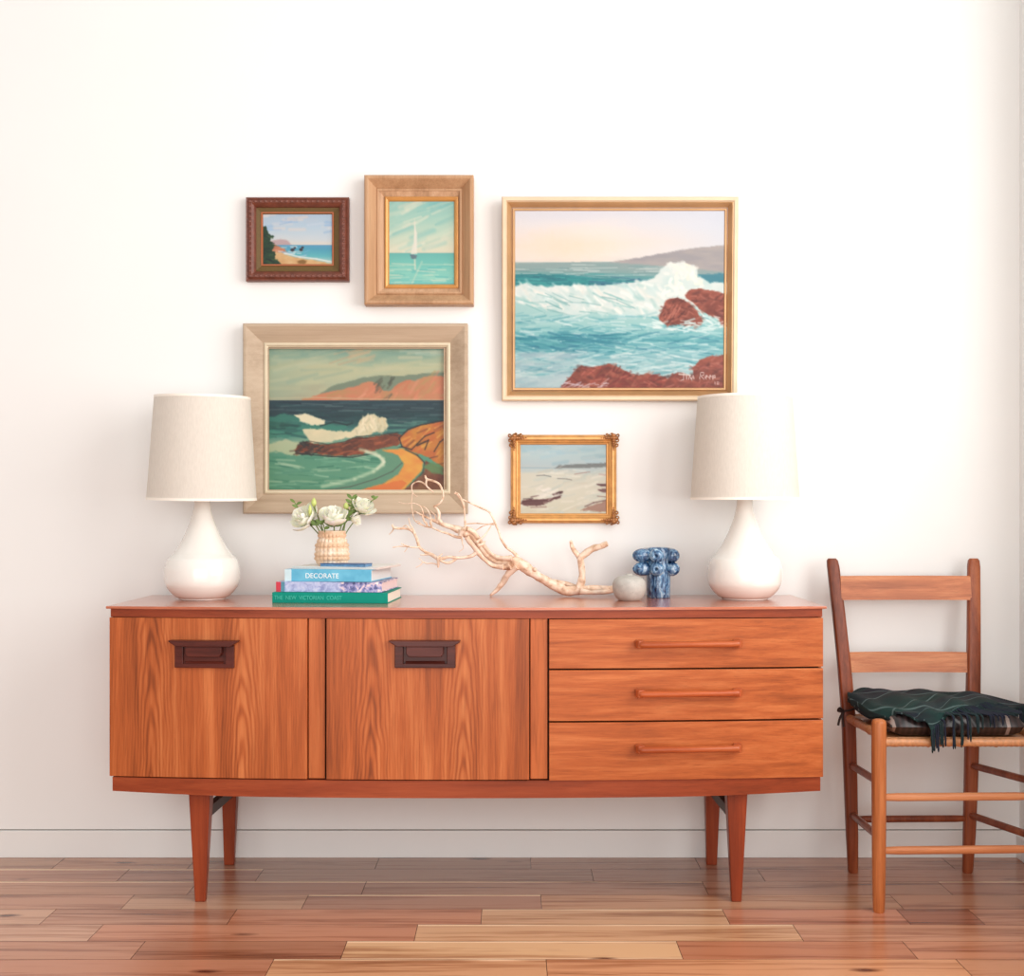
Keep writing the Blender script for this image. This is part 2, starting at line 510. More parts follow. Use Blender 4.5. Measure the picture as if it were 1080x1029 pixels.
def door_handle(door, cxp, parent):
    d = DC + bow(px(cxp)); s = F / d
    cx = (cxp - 540) / s
    def Z(y): return CH - (y - HY) / s
    y = d
    def fit(bm):
        for v in bm.verts: v.co.y += bow(v.co.x) - bow(cx)
    # backing tray
    bm = BM()
    w = .0775
    zt_, zb_ = Z(680), Z(703.8)
    th = .009
    box(bm, cx - w, cx + w, y - th, y + .001, zb_, zb_ + .011, .0015)             # bottom rim
    box(bm, cx - w, cx - w + .022, y - th, y + .001, zb_ + .009, zt_, .0015)
    box(bm, cx + w - .022, cx + w, y - th, y + .001, zb_ + .009, zt_, .0015)
    box(bm, cx - w + .012, cx + w - .012, y - .002, y + .0005, zb_ + .006, zt_, .0)
    # sloping tray lip
    prism(bm, [(y - .008, zb_ + .011), (y - .003, zb_ + .017), (y - .001, zb_ + .017), (y - .001, zb_ + .009)], 'x', cx - .05, cx + .05)
    fit(bm)
    h = build('handle_plate', bm, M_rose, parent)
    bm = BM()
    # flared top ledge
    zt2 = Z(674.6)
    pts = [(cx - .091, zt2), (cx + .091, zt2), (cx + .089, zt2 - .004), (cx + .070, zt2 - .0155), (cx - .070, zt2 - .0155), (cx - .089, zt2 - .004)]
    prism(bm, pts, 'y', y - .024, y + .0005, .0015)
    fit(bm)
    build('handle_ledge', bm, M_rose, h)
    bm = BM()
    zz = zt2 - .0148
    pts = [(cx - .047, zz), (cx + .047, zz), (cx + .047, zz - .018), (cx + .041, zz - .027), (cx - .041, zz - .027), (cx - .047, zz - .018)]
    prism(bm, pts, 'y', y - .019, y - .006, .0015)
    fit(bm)
    build('grip', bm, M_rose, h)
door_handle(door1, 216.2, door1)
door_handle(door2, 448.5, door2)

def drawer(y0p, y1p, ph):
    s = F / (DC + .01)
    z1 = CH - (y0p - HY) / s; z0 = CH - (y1p - HY) / s
    dr, a, b = front('drawer', 579.2, 868.3, z0, z1, M_teakh)
    # bar pull on two angled posts
    hx0 = (671 - 540) * (DC - .02) / F; hx1 = (785 - 540) * (DC - .02) / F
    zc = CH - (ph - HY) / s
    bm = BM()
    def yy(x): return DC + bow(x)
    yb = yy((hx0 + hx1) / 2)
    # bar
    path = [(Vector((hx0 + .012, yy(hx0) - .025, zc)), .0088), (Vector((hx0 + .03, yy(hx0) - .028, zc)), .0088), ((Vector(((hx0 + hx1) / 2, yb - .030, zc))), .0080),
            (Vector((hx1 - .03, yy(hx1) - .028, zc)), .0088), (Vector((hx1 - .012, yy(hx1) - .025, zc)), .0088)]
    tube(bm, smoothpath(path, 5), n=12, flat=1.1)
    h = build('handle', bm, M_drawpull, dr, smooth=True, angle=60)
    for sx, hx in ((1, hx0), (-1, hx1)):
        bm = BM()
        pts = [(hx, yy(hx) + .0005), (hx + sx * .019, yy(hx) + .0005), (hx + sx * .024, yy(hx) - .026), (hx + sx * .006, yy(hx) - .033), (hx, yy(hx) - .022)]
        prism(bm, pts, 'z', zc - .0100, zc + .0100, .003)
        build('handle_post', bm, M_drawpull, h)
drawer(652.8, 704.6, 678.5)
drawer(706.4, 759.8, 730.2)
drawer(761.6, 822.4, 788.4)

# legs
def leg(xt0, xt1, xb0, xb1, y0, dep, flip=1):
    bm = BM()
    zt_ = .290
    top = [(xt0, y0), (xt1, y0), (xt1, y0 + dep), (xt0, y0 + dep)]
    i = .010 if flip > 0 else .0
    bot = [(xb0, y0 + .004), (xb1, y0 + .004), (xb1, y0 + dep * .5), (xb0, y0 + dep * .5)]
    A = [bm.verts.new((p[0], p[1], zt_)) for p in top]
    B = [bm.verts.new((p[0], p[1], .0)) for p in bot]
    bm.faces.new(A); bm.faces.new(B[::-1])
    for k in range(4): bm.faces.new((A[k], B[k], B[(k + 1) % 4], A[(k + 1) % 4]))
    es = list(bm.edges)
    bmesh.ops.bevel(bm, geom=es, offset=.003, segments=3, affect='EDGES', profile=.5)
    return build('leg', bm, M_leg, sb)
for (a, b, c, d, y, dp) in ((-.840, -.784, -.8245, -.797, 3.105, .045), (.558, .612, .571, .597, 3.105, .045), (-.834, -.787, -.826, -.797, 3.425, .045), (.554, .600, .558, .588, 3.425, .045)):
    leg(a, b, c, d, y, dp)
for x in (-.808, .580):
    bm = BM()
    prism(bm, [(3.115, .237), (3.455, .222), (3.455, .196), (3.115, .208)], 'x', x - .010, x + .010, .001)
    build('brace', bm, M_brace, sb)
# ------------------------------------------------------------------ a small painter
def lin(rgb):
    a = np.asarray(rgb, float) / 255.0
    return np.where(a <= 0.04045, a / 12.92, ((a + 0.055) / 1.055) ** 2.4)

class Paint:
    """canvas addressed in the photo's pixels"""
    def __init__(s, x0, y0, x1, y1, res=1.25, seed=1, base=(200, 200, 200)):
        s.x0, s.y0, s.x1, s.y1 = x0, y0, x1, y1
        s.nx = int((x1 - x0) * res) + 1; s.ny = int((y1 - y0) * res) + 1
        s.X, s.Y = np.meshgrid(np.linspace(x0, x1, s.nx), np.linspace(y0, y1, s.ny))
        s.I = np.zeros((s.ny, s.nx, 3)) + np.array(base, float)
        s.r = np.random.RandomState(seed)
    def noise(s, sx, sy, oct=3):
        out = np.zeros_like(s.X); amp = 1.0; tot = 0
        for o in range(oct):
            gx = int((s.x1 - s.x0) / sx) + 4; gy = int((s.y1 - s.y0) / sy) + 4
            g = s.r.rand(gy, gx) * 2 - 1
            u = (s.X - s.x0) / sx + .5; v = (s.Y - s.y0) / sy + .5
            iu = np.floor(u).astype(int); iv = np.floor(v).astype(int)
            fu = u - iu; fv = v - iv; fu = fu * fu * (3 - 2 * fu); fv = fv * fv * (3 - 2 * fv)
            iu = np.clip(iu, 0, gx - 2); iv = np.clip(iv, 0, gy - 2)
            out += amp * ((g[iv, iu] * (1 - fu) + g[iv, iu + 1] * fu) * (1 - fv) + (g[iv + 1, iu] * (1 - fu) + g[iv + 1, iu + 1] * fu) * fv)
            tot += amp; amp *= .5; sx = max(sx / 2, .8); sy = max(sy / 2, .8)
        return out / tot
    def lay(s, m, col):
        m = np.clip(m, 0, 1)[..., None]
        s.I = s.I * (1 - m) + np.array(col, float) * m
    def vgrad(s, stops, wob=0.0, y0=None, y1=None):
        Y = s.Y + (s.noise(30, 8) * wob if wob else 0)
        ys = [a for a, _ in stops]; G = np.stack([np.interp(Y, ys, [c[k] for _, c in stops]) for k in range(3)], -1)
        m = np.ones_like(Y)
        if y0 is not None: m *= (s.Y >= y0)
        if y1 is not None: m *= (s.Y < y1)
        s.I = s.I * (1 - m[..., None]) + G * m[..., None]
    def mask(s, pts, wob=1.0, ws=5.0, soft=0.8):
        nx = s.noise(ws, ws, 2) * wob; ny = s.noise(ws, ws, 2) * wob
        acc = np.zeros_like(s.X)
        for (ox, oy) in ((-.35, -.35), (.35, -.35), (-.35, .35), (.35, .35)):
            X = s.X + nx + ox * soft * 1.4; Y = s.Y + ny + oy * soft * 1.4
            ins = np.zeros(s.X.shape, bool)
            n = len(pts)
            for i in range(n):
                xa, ya = pts[i]; xb, yb = pts[(i + 1) % n]
                if ya == yb: continue
                c = ((ya > Y) != (yb > Y)) & (X < (xb - xa) * (Y - ya) / (yb - ya) + xa)
                ins ^= c
            acc += ins
        return acc / 4
    def poly(s, pts, col, wob=1.0, ws=5.0, soft=.8, a=1.0, tex=None):
        m = s.mask(pts, wob, ws, soft) * a
        if tex is not None:
            n = s.noise(tex[1], tex[2], 3) * .5 + .5
            n = np.clip((n - .5) * 1.8 + .5, 0, 1)[..., None]
            c = np.array(col, float) * (1 - n) + np.array(tex[0], float) * n
            s.I = s.I * (1 - m[..., None]) + c * m[..., None]
        else: s.lay(m, col)
        return m
    def ell(s, cx, cy, rx, ry, col, a=1.0, soft=.4, wob=.3):
        d = np.sqrt(((s.X - cx) / rx) ** 2 + ((s.Y - cy) / ry) ** 2) + s.noise(4, 4, 2) * wob
        s.lay(np.clip((1 - d) / soft, 0, 1) * a, col)
    def stroke(s, x, y, L, w, ang, col, a=.8, curve=0.0):
        c, sn = math.cos(ang), math.sin(ang)
        rad = L / 2 + w + 2
        ix0 = int(max(0, (x - rad - s.x0) / (s.x1 - s.x0) * (s.nx - 1))); ix1 = int(min(s.nx, (x + rad - s.x0) / (s.x1 - s.x0) * (s.nx - 1) + 2))
        iy0 = int(max(0, (y - rad - s.y0) / (s.y1 - s.y0) * (s.ny - 1))); iy1 = int(min(s.ny, (y + rad - s.y0) / (s.y1 - s.y0) * (s.ny - 1) + 2))
        if ix1 <= ix0 or iy1 <= iy0: return
        X = s.X[iy0:iy1, ix0:ix1] - x; Y = s.Y[iy0:iy1, ix0:ix1] - y
        u = X * c + Y * sn; v = -X * sn + Y * c
        v = v + curve * (u * u / max(L, 1) - L / 12)
        du = np.maximum(np.abs(u) - L / 2, 0)
        m = np.clip(1.2 - np.sqrt(du * du + v * v) / max(w / 2, .45), 0, 1) * a
        s.I[iy0:iy1, ix0:ix1] = s.I[iy0:iy1, ix0:ix1] * (1 - m[..., None]) + np.array(col, float) * m[..., None]
    def strokes(s, n, region, L, w, ang, cols, a=.7, inside=None, curve=0):
        x0, y0, x1, y1 = region
        for _ in range(n):
            x = s.r.uniform(x0, x1); y = s.r.uniform(y0, y1)
            if inside is not None:
                ix = int(np.clip((x - s.x0) / (s.x1 - s.x0) * (s.nx - 1), 0, s.nx - 1)); iy = int(np.clip((y - s.y0) / (s.y1 - s.y0) * (s.ny - 1), 0, s.ny - 1))
                if inside[iy, ix] < .5: continue
            c = np.array(cols[s.r.randint(len(cols))], float) + s.r.uniform(-7, 7)
            s.stroke(x, y, s.r.uniform(*L), s.r.uniform(*w), s.r.uniform(*ang), c, a * s.r.uniform(.6, 1), s.r.uniform(-curve, curve))
    def line(s, pts, w, col, a=.9):
        for i in range(len(pts) - 1):
            (xa, ya), (xb, yb) = pts[i], pts[i + 1]
            s.stroke((xa + xb) / 2, (ya + yb) / 2, math.hypot(xb - xa, yb - ya), w, math.atan2(yb - ya, xb - xa), col, a)

def pic_big():
    p = Paint(540, 220, 767, 412, 1.3, 11)
    p.vgrad([(220, (224, 224, 232)), (238, (234, 229, 228)), (258, (244, 228, 214)), (272, (242, 230, 220)), (279, (226, 220, 212))], 6)
    g = np.clip((p.X - 640) / 120, 0, 1) * (p.Y < 280)
    p.lay(g * .75, (216, 222, 232))
    p.ell(595, 262, 60, 22, (248, 224, 202), .8, .9, .2)
    p.ell(625, 245, 50, 12, (245, 232, 222), .6, .9, .2)
    # sea base
    p.vgrad([(277, (176, 190, 184)), (283, (150, 176, 172)), (289, (120, 168, 166)), (300, (88, 158, 162)), (320, (180, 214, 210)), (345, (164, 208, 206)), (358, (106, 178, 184)), (372, (140, 190, 196)), (390, (176, 206, 208)), (412, (176, 198, 202))], 3, y0=277.5)
    p.poly([(640, 278), (672, 273), (700, 268), (728, 263), (750, 261), (768, 259), (768, 291), (735, 290), (700, 288), (640, 282)], (168, 164, 166), .6, 6, 1, 1, ((184, 176, 172), 20, 5))
    p.poly([(540, 279), (640, 277), (690, 281), (768, 288), (768, 292), (540, 286)], (150, 172, 170), .5, 6, 1, .9)
    p.strokes(60, (540, 280, 700, 292), (10, 34), (1, 2.2), (-.05, .05), [(196, 208, 204), (130, 166, 164), (214, 220, 216), (108, 150, 152)], .6)
    p.poly([(540, 290), (600, 291), (660, 297), (690, 297), (690, 303), (600, 302), (540, 301)], (46, 140, 146), 1.2, 8, 1, .95)
    p.strokes(50, (540, 290, 640, 303), (10, 30), (1.2, 2.6), (-.06, .08), [(36, 124, 134), (60, 160, 158), (30, 108, 124), (86, 176, 172)], .7)
    p.strokes(16, (630, 293, 680, 301), (8, 20), (1.2, 2.4), (-.1, .1), [(58, 96, 132), (66, 116, 146)], .7)
    p.poly([(735, 290), (768, 289), (768, 300), (742, 300)], (70, 140, 156), 1, 4, 1, .9)
    # breaker
    fm = p.poly([(540, 304), (556, 300), (575, 303), (600, 301), (640, 302), (672, 299), (690, 294), (697, 283), (706, 278), (720, 277), (732, 281), (736, 292), (748, 298), (768, 298), (768, 316), (740, 318), (715, 330), (702, 336), (690, 334), (660, 332), (620, 330), (600, 333), (580, 326), (560, 322), (540, 318)], (236, 238, 232), 2.2, 7, 1.2, .97, ((206, 226, 222), 14, 9))
    p.strokes(150, (540, 300, 700, 332), (5, 13), (2.5, 5.5), (.2, 1.1), [(246, 246, 240), (222, 236, 232), (240, 238, 228), (176, 212, 208), (250, 248, 240)], .65, fm, .2)
    p.strokes(60, (692, 278, 740, 312), (3, 8), (2.5, 5), (0, 3), [(252, 250, 240), (244, 242, 232), (234, 238, 232), (250, 246, 226)], .8, fm)
    p.strokes(30, (545, 312, 660, 330), (10, 26), (1.2, 2.4), (-.1, .5), [(126, 186, 184), (150, 200, 196), (100, 160, 162)], .55)
    # middle water
    p.strokes(520, (540, 332, 768, 398), (8, 26), (1.2, 3.2), (-.28, .28), [(236, 244, 240), (204, 228, 226), (120, 186, 190), (86, 166, 176), (160, 206, 208), (214, 232, 230), (66, 148, 162), (142, 196, 200)], .62, None, .12)
    p.strokes(90, (540, 352, 650, 372), (12, 30), (1.5, 3.4), (-.1, .3), [(52, 146, 158), (70, 156, 170), (44, 128, 150), (96, 176, 180)], .7, None, .1)
    p.strokes(70, (600, 352, 768, 372), (10, 24), (1.2, 2.6), (-.3, .2), [(64, 150, 162), (58, 134, 158), (100, 176, 182)], .6, None, .1)
    p.strokes(70, (540, 372, 620, 410), (12, 26), (3, 6), (-.4, .1), [(186, 204, 208), (160, 192, 200), (204, 216, 216), (150, 180, 190), (196, 212, 210)], .5, None, .1)
    p.strokes(60, (600, 365, 740, 395), (10, 26), (1.4, 3), (-.3, .25), [(232, 242, 240), (186, 220, 222), (214, 234, 232), (120, 180, 190)], .6, None, .1)
    # rocks
    R1, R2, R3 = (132, 66, 52), (168, 92, 74), (92, 44, 38)
    def rock(pts, n, reg, hi=((176, 104, 86), (196, 126, 108), (150, 78, 60)), lo=((96, 46, 40), (112, 56, 46))):
        m = p.poly(pts, R1, 1.0, 5, .9, 1, (R2, 8, 6))
        p.strokes(n // 2, reg, (4, 9), (2.5, 5), (-1.1, .6), [(88, 44, 40), (186, 118, 98), (120, 58, 46)], .55, m, .1)
        p.strokes(n, reg, (4, 10), (1.4, 3), (-1.1, .6), list(hi) + list(lo), .65, m, .1)
    rock([(694, 337), (697, 328), (700, 320), (706, 315), (714, 314), (721, 316), (729, 322), (737, 332), (741, 340), (735, 343), (724, 344), (712, 342), (704, 344), (698, 340)], 70, (694, 313, 741, 345))
    p.strokes(14, (698, 322, 716, 340), (5, 10), (1.2, 2.2), (-1.3, -.9), [(206, 140, 122), (196, 120, 100)], .7)
    rock([(722, 312), (727, 306), (738, 305), (750, 307), (768, 311), (768, 345), (760, 343), (757, 336), (748, 333), (742, 330), (733, 322), (725, 317)], 70, (722, 305, 768, 345))
    p.line([(700, 316), (718, 313), (730, 320), (742, 334)], 1.4, (236, 240, 234), .8)
    p.strokes(30, (690, 338, 768, 350), (5, 12), (1.5, 3), (-.5, .4), [(240, 246, 242), (210, 232, 230)], .8)
    p.strokes(8, (744, 334, 757, 340), (4, 8), (1.5, 2.5), (.2, .8), [(236, 244, 240)], .8)
    rock([(592, 408), (600, 399), (606, 391), (613, 385), (622, 388), (630, 386), (642, 384), (654, 388), (664, 394), (672, 396), (684, 394), (700, 397), (706, 401), (706, 412), (592, 412)], 130, (592, 384, 706, 412), ((186, 96, 80), (206, 124, 104), (160, 70, 58)), ((128, 44, 42), (110, 50, 46)))
    rock([(702, 402), (709, 394), (718, 392), (727, 396), (730, 402), (731, 387), (738, 380), (748, 376), (758, 375), (768, 373), (768, 412), (702, 412)], 110, (702, 374, 768, 412), ((184, 112, 98), (170, 92, 78), (190, 124, 110)), ((120, 56, 50), (134, 70, 60)))
    p.strokes(26, (594, 402, 640, 411), (4, 11), (1.2, 2.6), (-.7, .2), [(240, 226, 224), (226, 214, 222), (206, 196, 206)], .75)
    p.line([(716, 394.5), (728, 395.5)], 2.2, (240, 226, 216), .9)
    # signature, brushed in white
    wht = (240, 226, 222)
    S1 = [[(719, 393), (721, 393), (721, 400), (718, 401)], [(724, 396), (724, 400)], [(726, 400), (727, 396), (729, 400), (731, 396), (732, 400)],
          [(737.5, 400), (739, 392.5), (742, 393), (742, 395.5), (739, 396.5), (742.5, 400)],
          [(744, 398), (746, 397), (745, 395.5), (743.5, 398), (745, 400)], [(748, 398), (750, 397), (749, 395.5), (747.5, 398), (749, 400)],
          [(751.5, 400), (751.5, 396)], [(751.5, 397), (753.5, 395.5), (754, 398), (752, 398.5)]]
    for st in S1: p.line(st, .95, wht, .95)
    p.line([(754, 402.5), (754, 405)], .9, wht, .8); p.line([(756, 402.5), (757.5, 402.5), (757.5, 405), (756, 405), (756, 402.5)], .8, wht, .8)
    return p

def pic_dark():
    p = Paint(281, 363, 473, 519, 1.35, 5)
    p.vgrad([(363, (120, 162, 152)), (372, (150, 178, 158)), (388, (196, 198, 164)), (405, (186, 192, 162)), (421, (180, 176, 150))], 8)
    p.lay(np.clip((330 - p.X) / 60, 0, 1) * (p.Y < 421) * .55, (146, 172, 152))
    p.strokes(60, (281, 363, 473, 410), (20, 46), (3, 7), (-.3, .05), [(206, 204, 172), (174, 190, 164), (196, 196, 160), (150, 178, 160)], .4)
    p.strokes(12, (355, 368, 392, 382), (12, 24), (2.5, 5), (-.35, -.15), [(228, 182, 142), (220, 170, 134), (216, 190, 152)], .42)
    p.strokes(10, (400, 366, 470, 380), (16, 30), (2.5, 5), (-.15, .1), [(214, 206, 174), (176, 196, 178)], .5)
    p.poly([(340, 414), (352, 407), (368, 402), (384, 398), (400, 396), (416, 397), (440, 395), (455, 393), (473, 392), (473, 424), (330, 422)], (126, 142, 122), 1, 7, 1, .9)
    m = p.poly([(318, 421), (345, 414), (358, 411), (375, 407), (388, 402), (398, 404), (404, 412), (412, 412), (420, 404), (430, 400), (438, 402), (446, 398), (456, 396), (473, 397), (473, 423), (318, 423)], (214, 140, 108), 1, 6, 1, .97, ((196, 150, 108), 12, 8))
    p.strokes(50, (340, 396, 473, 422), (8, 18), (2, 4.5), (-1.2, -.3), [(224, 148, 118), (206, 130, 96), (190, 160, 110), (226, 164, 134)], .6, m)
    p.strokes(12, (398, 400, 414, 420), (6, 12), (2, 3.4), (-1.4, -.6), [(104, 100, 84), (90, 92, 80)], .6)
    p.line([(281, 420), (330, 419), (400, 421), (473, 421.5)], 1.4, (206, 196, 160), .6)
    # sea
    p.vgrad([(422, (44, 72, 84)), (432, (42, 70, 78)), (440, (36, 74, 78)), (452, (70, 128, 120)), (465, (126, 168, 146)), (480, (96, 156, 130)), (500, (104, 160, 130)), (519, (88, 148, 118))], 3, y0=422)
    p.strokes(120, (281, 423, 473, 446), (12, 34), (1.4, 3), (-.06, .06), [(38, 62, 74), (64, 96, 104), (40, 84, 88), (96, 118, 120), (30, 56, 66)], .65)
    p.strokes(50, (410, 444, 473, 458), (12, 28), (1.5, 3), (-.1, .1), [(70, 134, 124), (40, 80, 86), (110, 156, 140)], .6)
    # left roller
    p.poly([(281, 440), (300, 436), (316, 439), (330, 446), (350, 448), (365, 448), (365, 452), (330, 455), (300, 462), (281, 462)], (66, 140, 122), 1.5, 6, 1, .8)
    p.strokes(30, (281, 446, 316, 462), (12, 26), (2, 4), (-.1, .25), [(40, 92, 84), (90, 156, 136), (52, 112, 106), (28, 76, 76)], .7)
    p.poly([(310, 437), (322, 436), (334, 440), (344, 444), (342, 448), (330, 448), (318, 445)], (238, 228, 196), 1.2, 4, .9, .98)
    p.line([(338, 449), (352, 445), (366, 448), (372, 446)], 2, (30, 50, 54), .8)
    fm = p.poly([(318, 452), (336, 452), (356, 455), (372, 454), (378, 448), (382, 440), (388, 437), (394, 436), (399, 440), (407, 441), (410, 450), (404, 455), (384, 459), (362, 463), (344, 467), (328, 467), (322, 460)], (236, 222, 186), 1.5, 5, 1, .98, ((222, 214, 180), 8, 6))
    p.strokes(50, (376, 436, 410, 456), (3, 8), (1.6, 3.2), (-2.2, -.6), [(246, 236, 206), (226, 206, 168), (240, 226, 196), (196, 190, 160)], .75, fm)
    p.poly([(281, 468), (300, 464), (318, 466), (316, 480), (281, 476)], (206, 206, 168), 2, 6, 1, .75)
    p.strokes(130, (281, 478, 420, 519), (12, 30), (1.4, 3), (-.12, .2), [(150, 194, 164), (70, 138, 112), (186, 210, 180), (96, 156, 130), (56, 124, 104), (120, 176, 146)], .6, None, .12)
    # brown reef
    m = p.poly([(311, 476), (314, 469), (322, 465), (332, 468), (348, 469), (362, 466), (374, 461), (388, 461), (402, 459), (416, 457), (424, 458), (428, 464), (418, 470), (402, 474), (386, 478), (366, 481), (346, 480), (328, 478), (316, 479)], (104, 58, 42), 1, 4, .9, 1, ((148, 84, 56), 8, 5))
    p.strokes(60, (312, 458, 426, 481), (5, 13), (1.4, 3), (-.5, .1), [(164, 88, 56), (70, 44, 40), (186, 110, 72), (88, 52, 40), (200, 120, 84)], .7, m)
    p.strokes(24, (312, 466, 340, 480), (4, 8), (1.6, 2.8), (-.8, .8), [(50, 48, 48), (80, 88, 86), (36, 40, 44)], .75, m)
    p.line([(312, 478), (330, 479.5), (350, 481.5), (372, 482), (392, 478.5), (412, 473.5), (428, 470)], 1.6, (36, 36, 36), .8)
    p.line([(316, 468), (326, 465), (346, 468.5), (364, 465.5), (376, 460.5), (400, 458.5), (420, 456)], 1.2, (58, 44, 40), .7)
    # shore right
    m = p.poly([(424, 470), (422, 462), (430, 454), (442, 449), (456, 446), (473, 443), (473, 497), (462, 490), (452, 482), (440, 478), (428, 474)], (206, 146, 66), 1, 5, .9, 1, ((196, 112, 62), 9, 8))
    p.strokes(44, (424, 446, 473, 492), (5, 13), (1.8, 3.6), (-1.3, -.2), [(226, 166, 78), (168, 86, 50), (232, 184, 96), (206, 110, 66), (96, 62, 48)], .65, m)
    for L in ([(424, 471), (421, 462), (430, 453), (444, 448), (470, 443)], [(424, 471), (434, 474), (440, 468), (448, 460), (458, 456)], [(440, 470), (452, 464), (448, 474)], [(458, 476), (464, 466), (472, 460)]):
        p.line(L, 1.8, (44, 36, 38), .8)
    # bay water, foam arc, sand
    p.poly([(396, 474), (416, 470), (428, 474), (438, 482), (436, 494), (420, 506), (396, 514), (350, 519), (340, 519), (392, 500), (402, 488)], (110, 156, 128), 1, 6, 1, .95)
    p.line([(380, 474), (396, 478), (404, 484), (404, 490), (394, 497), (374, 505), (340, 513)], 5, (206, 222, 190), .6)
    p.line([(386, 476), (400, 481), (405, 487), (398, 494)], 4, (228, 232, 204), .7)
    p.poly([(402, 474), (424, 473), (438, 478), (446, 486), (445, 496), (434, 508), (424, 519), (372, 519), (404, 510), (420, 500), (426, 489), (420, 480)], (232, 176, 84), .8, 5, .9, 1, ((226, 146, 76), 14, 9))
    p.poly([(376, 519), (404, 510), (424, 506), (430, 510), (420, 519)], (226, 124, 66), 1, 5, 1, .8)
    p.line([(428, 474), (440, 480), (448, 488), (446, 498), (438, 507), (428, 517)], 2.2, (60, 64, 60), .75)
    p.line([(330, 519), (370, 513), (396, 505), (414, 497), (424, 488)], 1.6, (86, 92, 84), .7)
    m = p.poly([(449, 486), (462, 491), (473, 497), (473, 519), (424, 519), (436, 508), (447, 498)], (118, 66, 50), 1, 5, .9, 1, ((146, 104, 72), 8, 6))
    p.poly([(446, 492), (456, 487), (468, 492), (468, 500), (456, 499)], (104, 148, 98), 1, 4, 1, .85)
    return p

def pic_sail():
    p = Paint(409, 209, 481, 302, 1.4, 8)
    p.vgrad([(209, (150, 202, 194)), (228, (176, 214, 200)), (248, (204, 222, 202)), (262, (226, 224, 200)), (268, (226, 220, 198))], 6)
    p.strokes(46, (409, 209, 481, 262), (14, 34), (3, 6.5), (-.55, -.25), [(214, 226, 206), (226, 228, 206), (130, 194, 190), (160, 208, 198), (232, 230, 210), (184, 216, 202)], .55)
    p.strokes(14, (440, 209, 481, 222), (12, 26), (2, 5), (-.4, -.2), [(134, 196, 196), (148, 204, 198)], .55)
    p.vgrad([(266.5, (116, 192, 184)), (280, (132, 206, 194)), (290, (146, 212, 198)), (302, (120, 200, 196))], 2, y0=267)
    p.line([(409, 267), (481, 267)], 1.4, (104, 184, 178), .7)
    p.strokes(60, (409, 278, 481, 302), (8, 24), (1, 2.4), (-.08, .08), [(196, 228, 208), (110, 194, 188), (222, 230, 208), (96, 186, 184), (160, 218, 200)], .65)
    p.line([(434, 300), (445, 276)], 2.5, (226, 228, 206), .4)
    p.poly([(437.5, 240), (440, 246), (440, 268), (433, 268), (436, 256)], (236, 232, 220), .2, 4, .6, .8)
    p.poly([(437, 232), (438.6, 240), (438.4, 266), (437, 266)], (240, 236, 222), .1, 4, .6, .85)
    p.line([(437.4, 230), (437.4, 268)], .9, (232, 226, 208), .8)
    p.poly([(432, 268), (440, 269), (439, 273), (434, 273)], (112, 130, 140), .2, 4, .7, .9)
    p.line([(437.5, 274), (438, 284)], 2.4, (232, 228, 206), .7)
    return p

def pic_beach():
    p = Paint(275, 223, 352, 280, 1.5, 3)
    p.vgrad([(223, (186, 206, 224)), (240, (196, 216, 230)), (252, (214, 222, 226)), (258, (226, 222, 214))], 4)
    p.strokes(24, (275, 225, 352, 245), (8, 20), (2, 5), (-.2, .1), [(228, 226, 226), (240, 220, 206), (150, 188, 228), (206, 216, 228)], .55)
    p.poly([(275, 256), (286, 254), (296, 252), (304, 254), (308, 259), (275, 262)], (196, 170, 172), .6, 4, 1, .9)
    p.vgrad([(257.5, (108, 168, 200)), (263, (92, 172, 196)), (270, (110, 190, 198)), (276, (176, 214, 210)), (280, (220, 222, 208))], 1.5, y0=258)
    p.poly([(275, 257), (290, 258), (300, 262), (305, 268), (275, 270)], (206, 124, 92), .8, 4, 1, .95, ((220, 160, 124), 5, 4))
    p.strokes(20, (296, 259, 325, 270), (4, 10), (1.2, 2.5), (-.4, .2), [(190, 220, 232), (130, 180, 216), (232, 236, 232)], .75)
    p.poly([(275, 266), (296, 266), (310, 271), (330, 274), (350, 278), (352, 280), (275, 280)], (228, 196, 148), .8, 4, 1, 1, ((214, 168, 116), 7, 4))
    p.line([(300, 267), (316, 271), (334, 273), (352, 276.5)], 2.2, (236, 238, 230), .9)
    for (x, y, r) in ((308.5, 263.5, 2.6), (311, 261.5, 1.8), (317.5, 263.5, 2.6), (319, 261, 1.7)):
        p.ell(x, y, r, r * .8, (66, 58, 66), .95, .4, .2)
    p.ell(318, 276, 7, 3.2, (142, 106, 56), .9, .5, .3)
    m = p.mask([(276, 280), (276, 240), (280, 238), (284, 246), (288, 248), (285, 254), (290, 258), (287, 264), (292, 268), (288, 272), (296, 277), (298, 280)], 2.2, 3)
    p.lay(m, (44, 74, 52))
    p.strokes(40, (275, 240, 292, 280), (3, 7), (1.2, 2.4), (-.3, .7), [(36, 62, 50), (70, 100, 66), (30, 50, 44), (88, 112, 76)], .75, m)
    return p

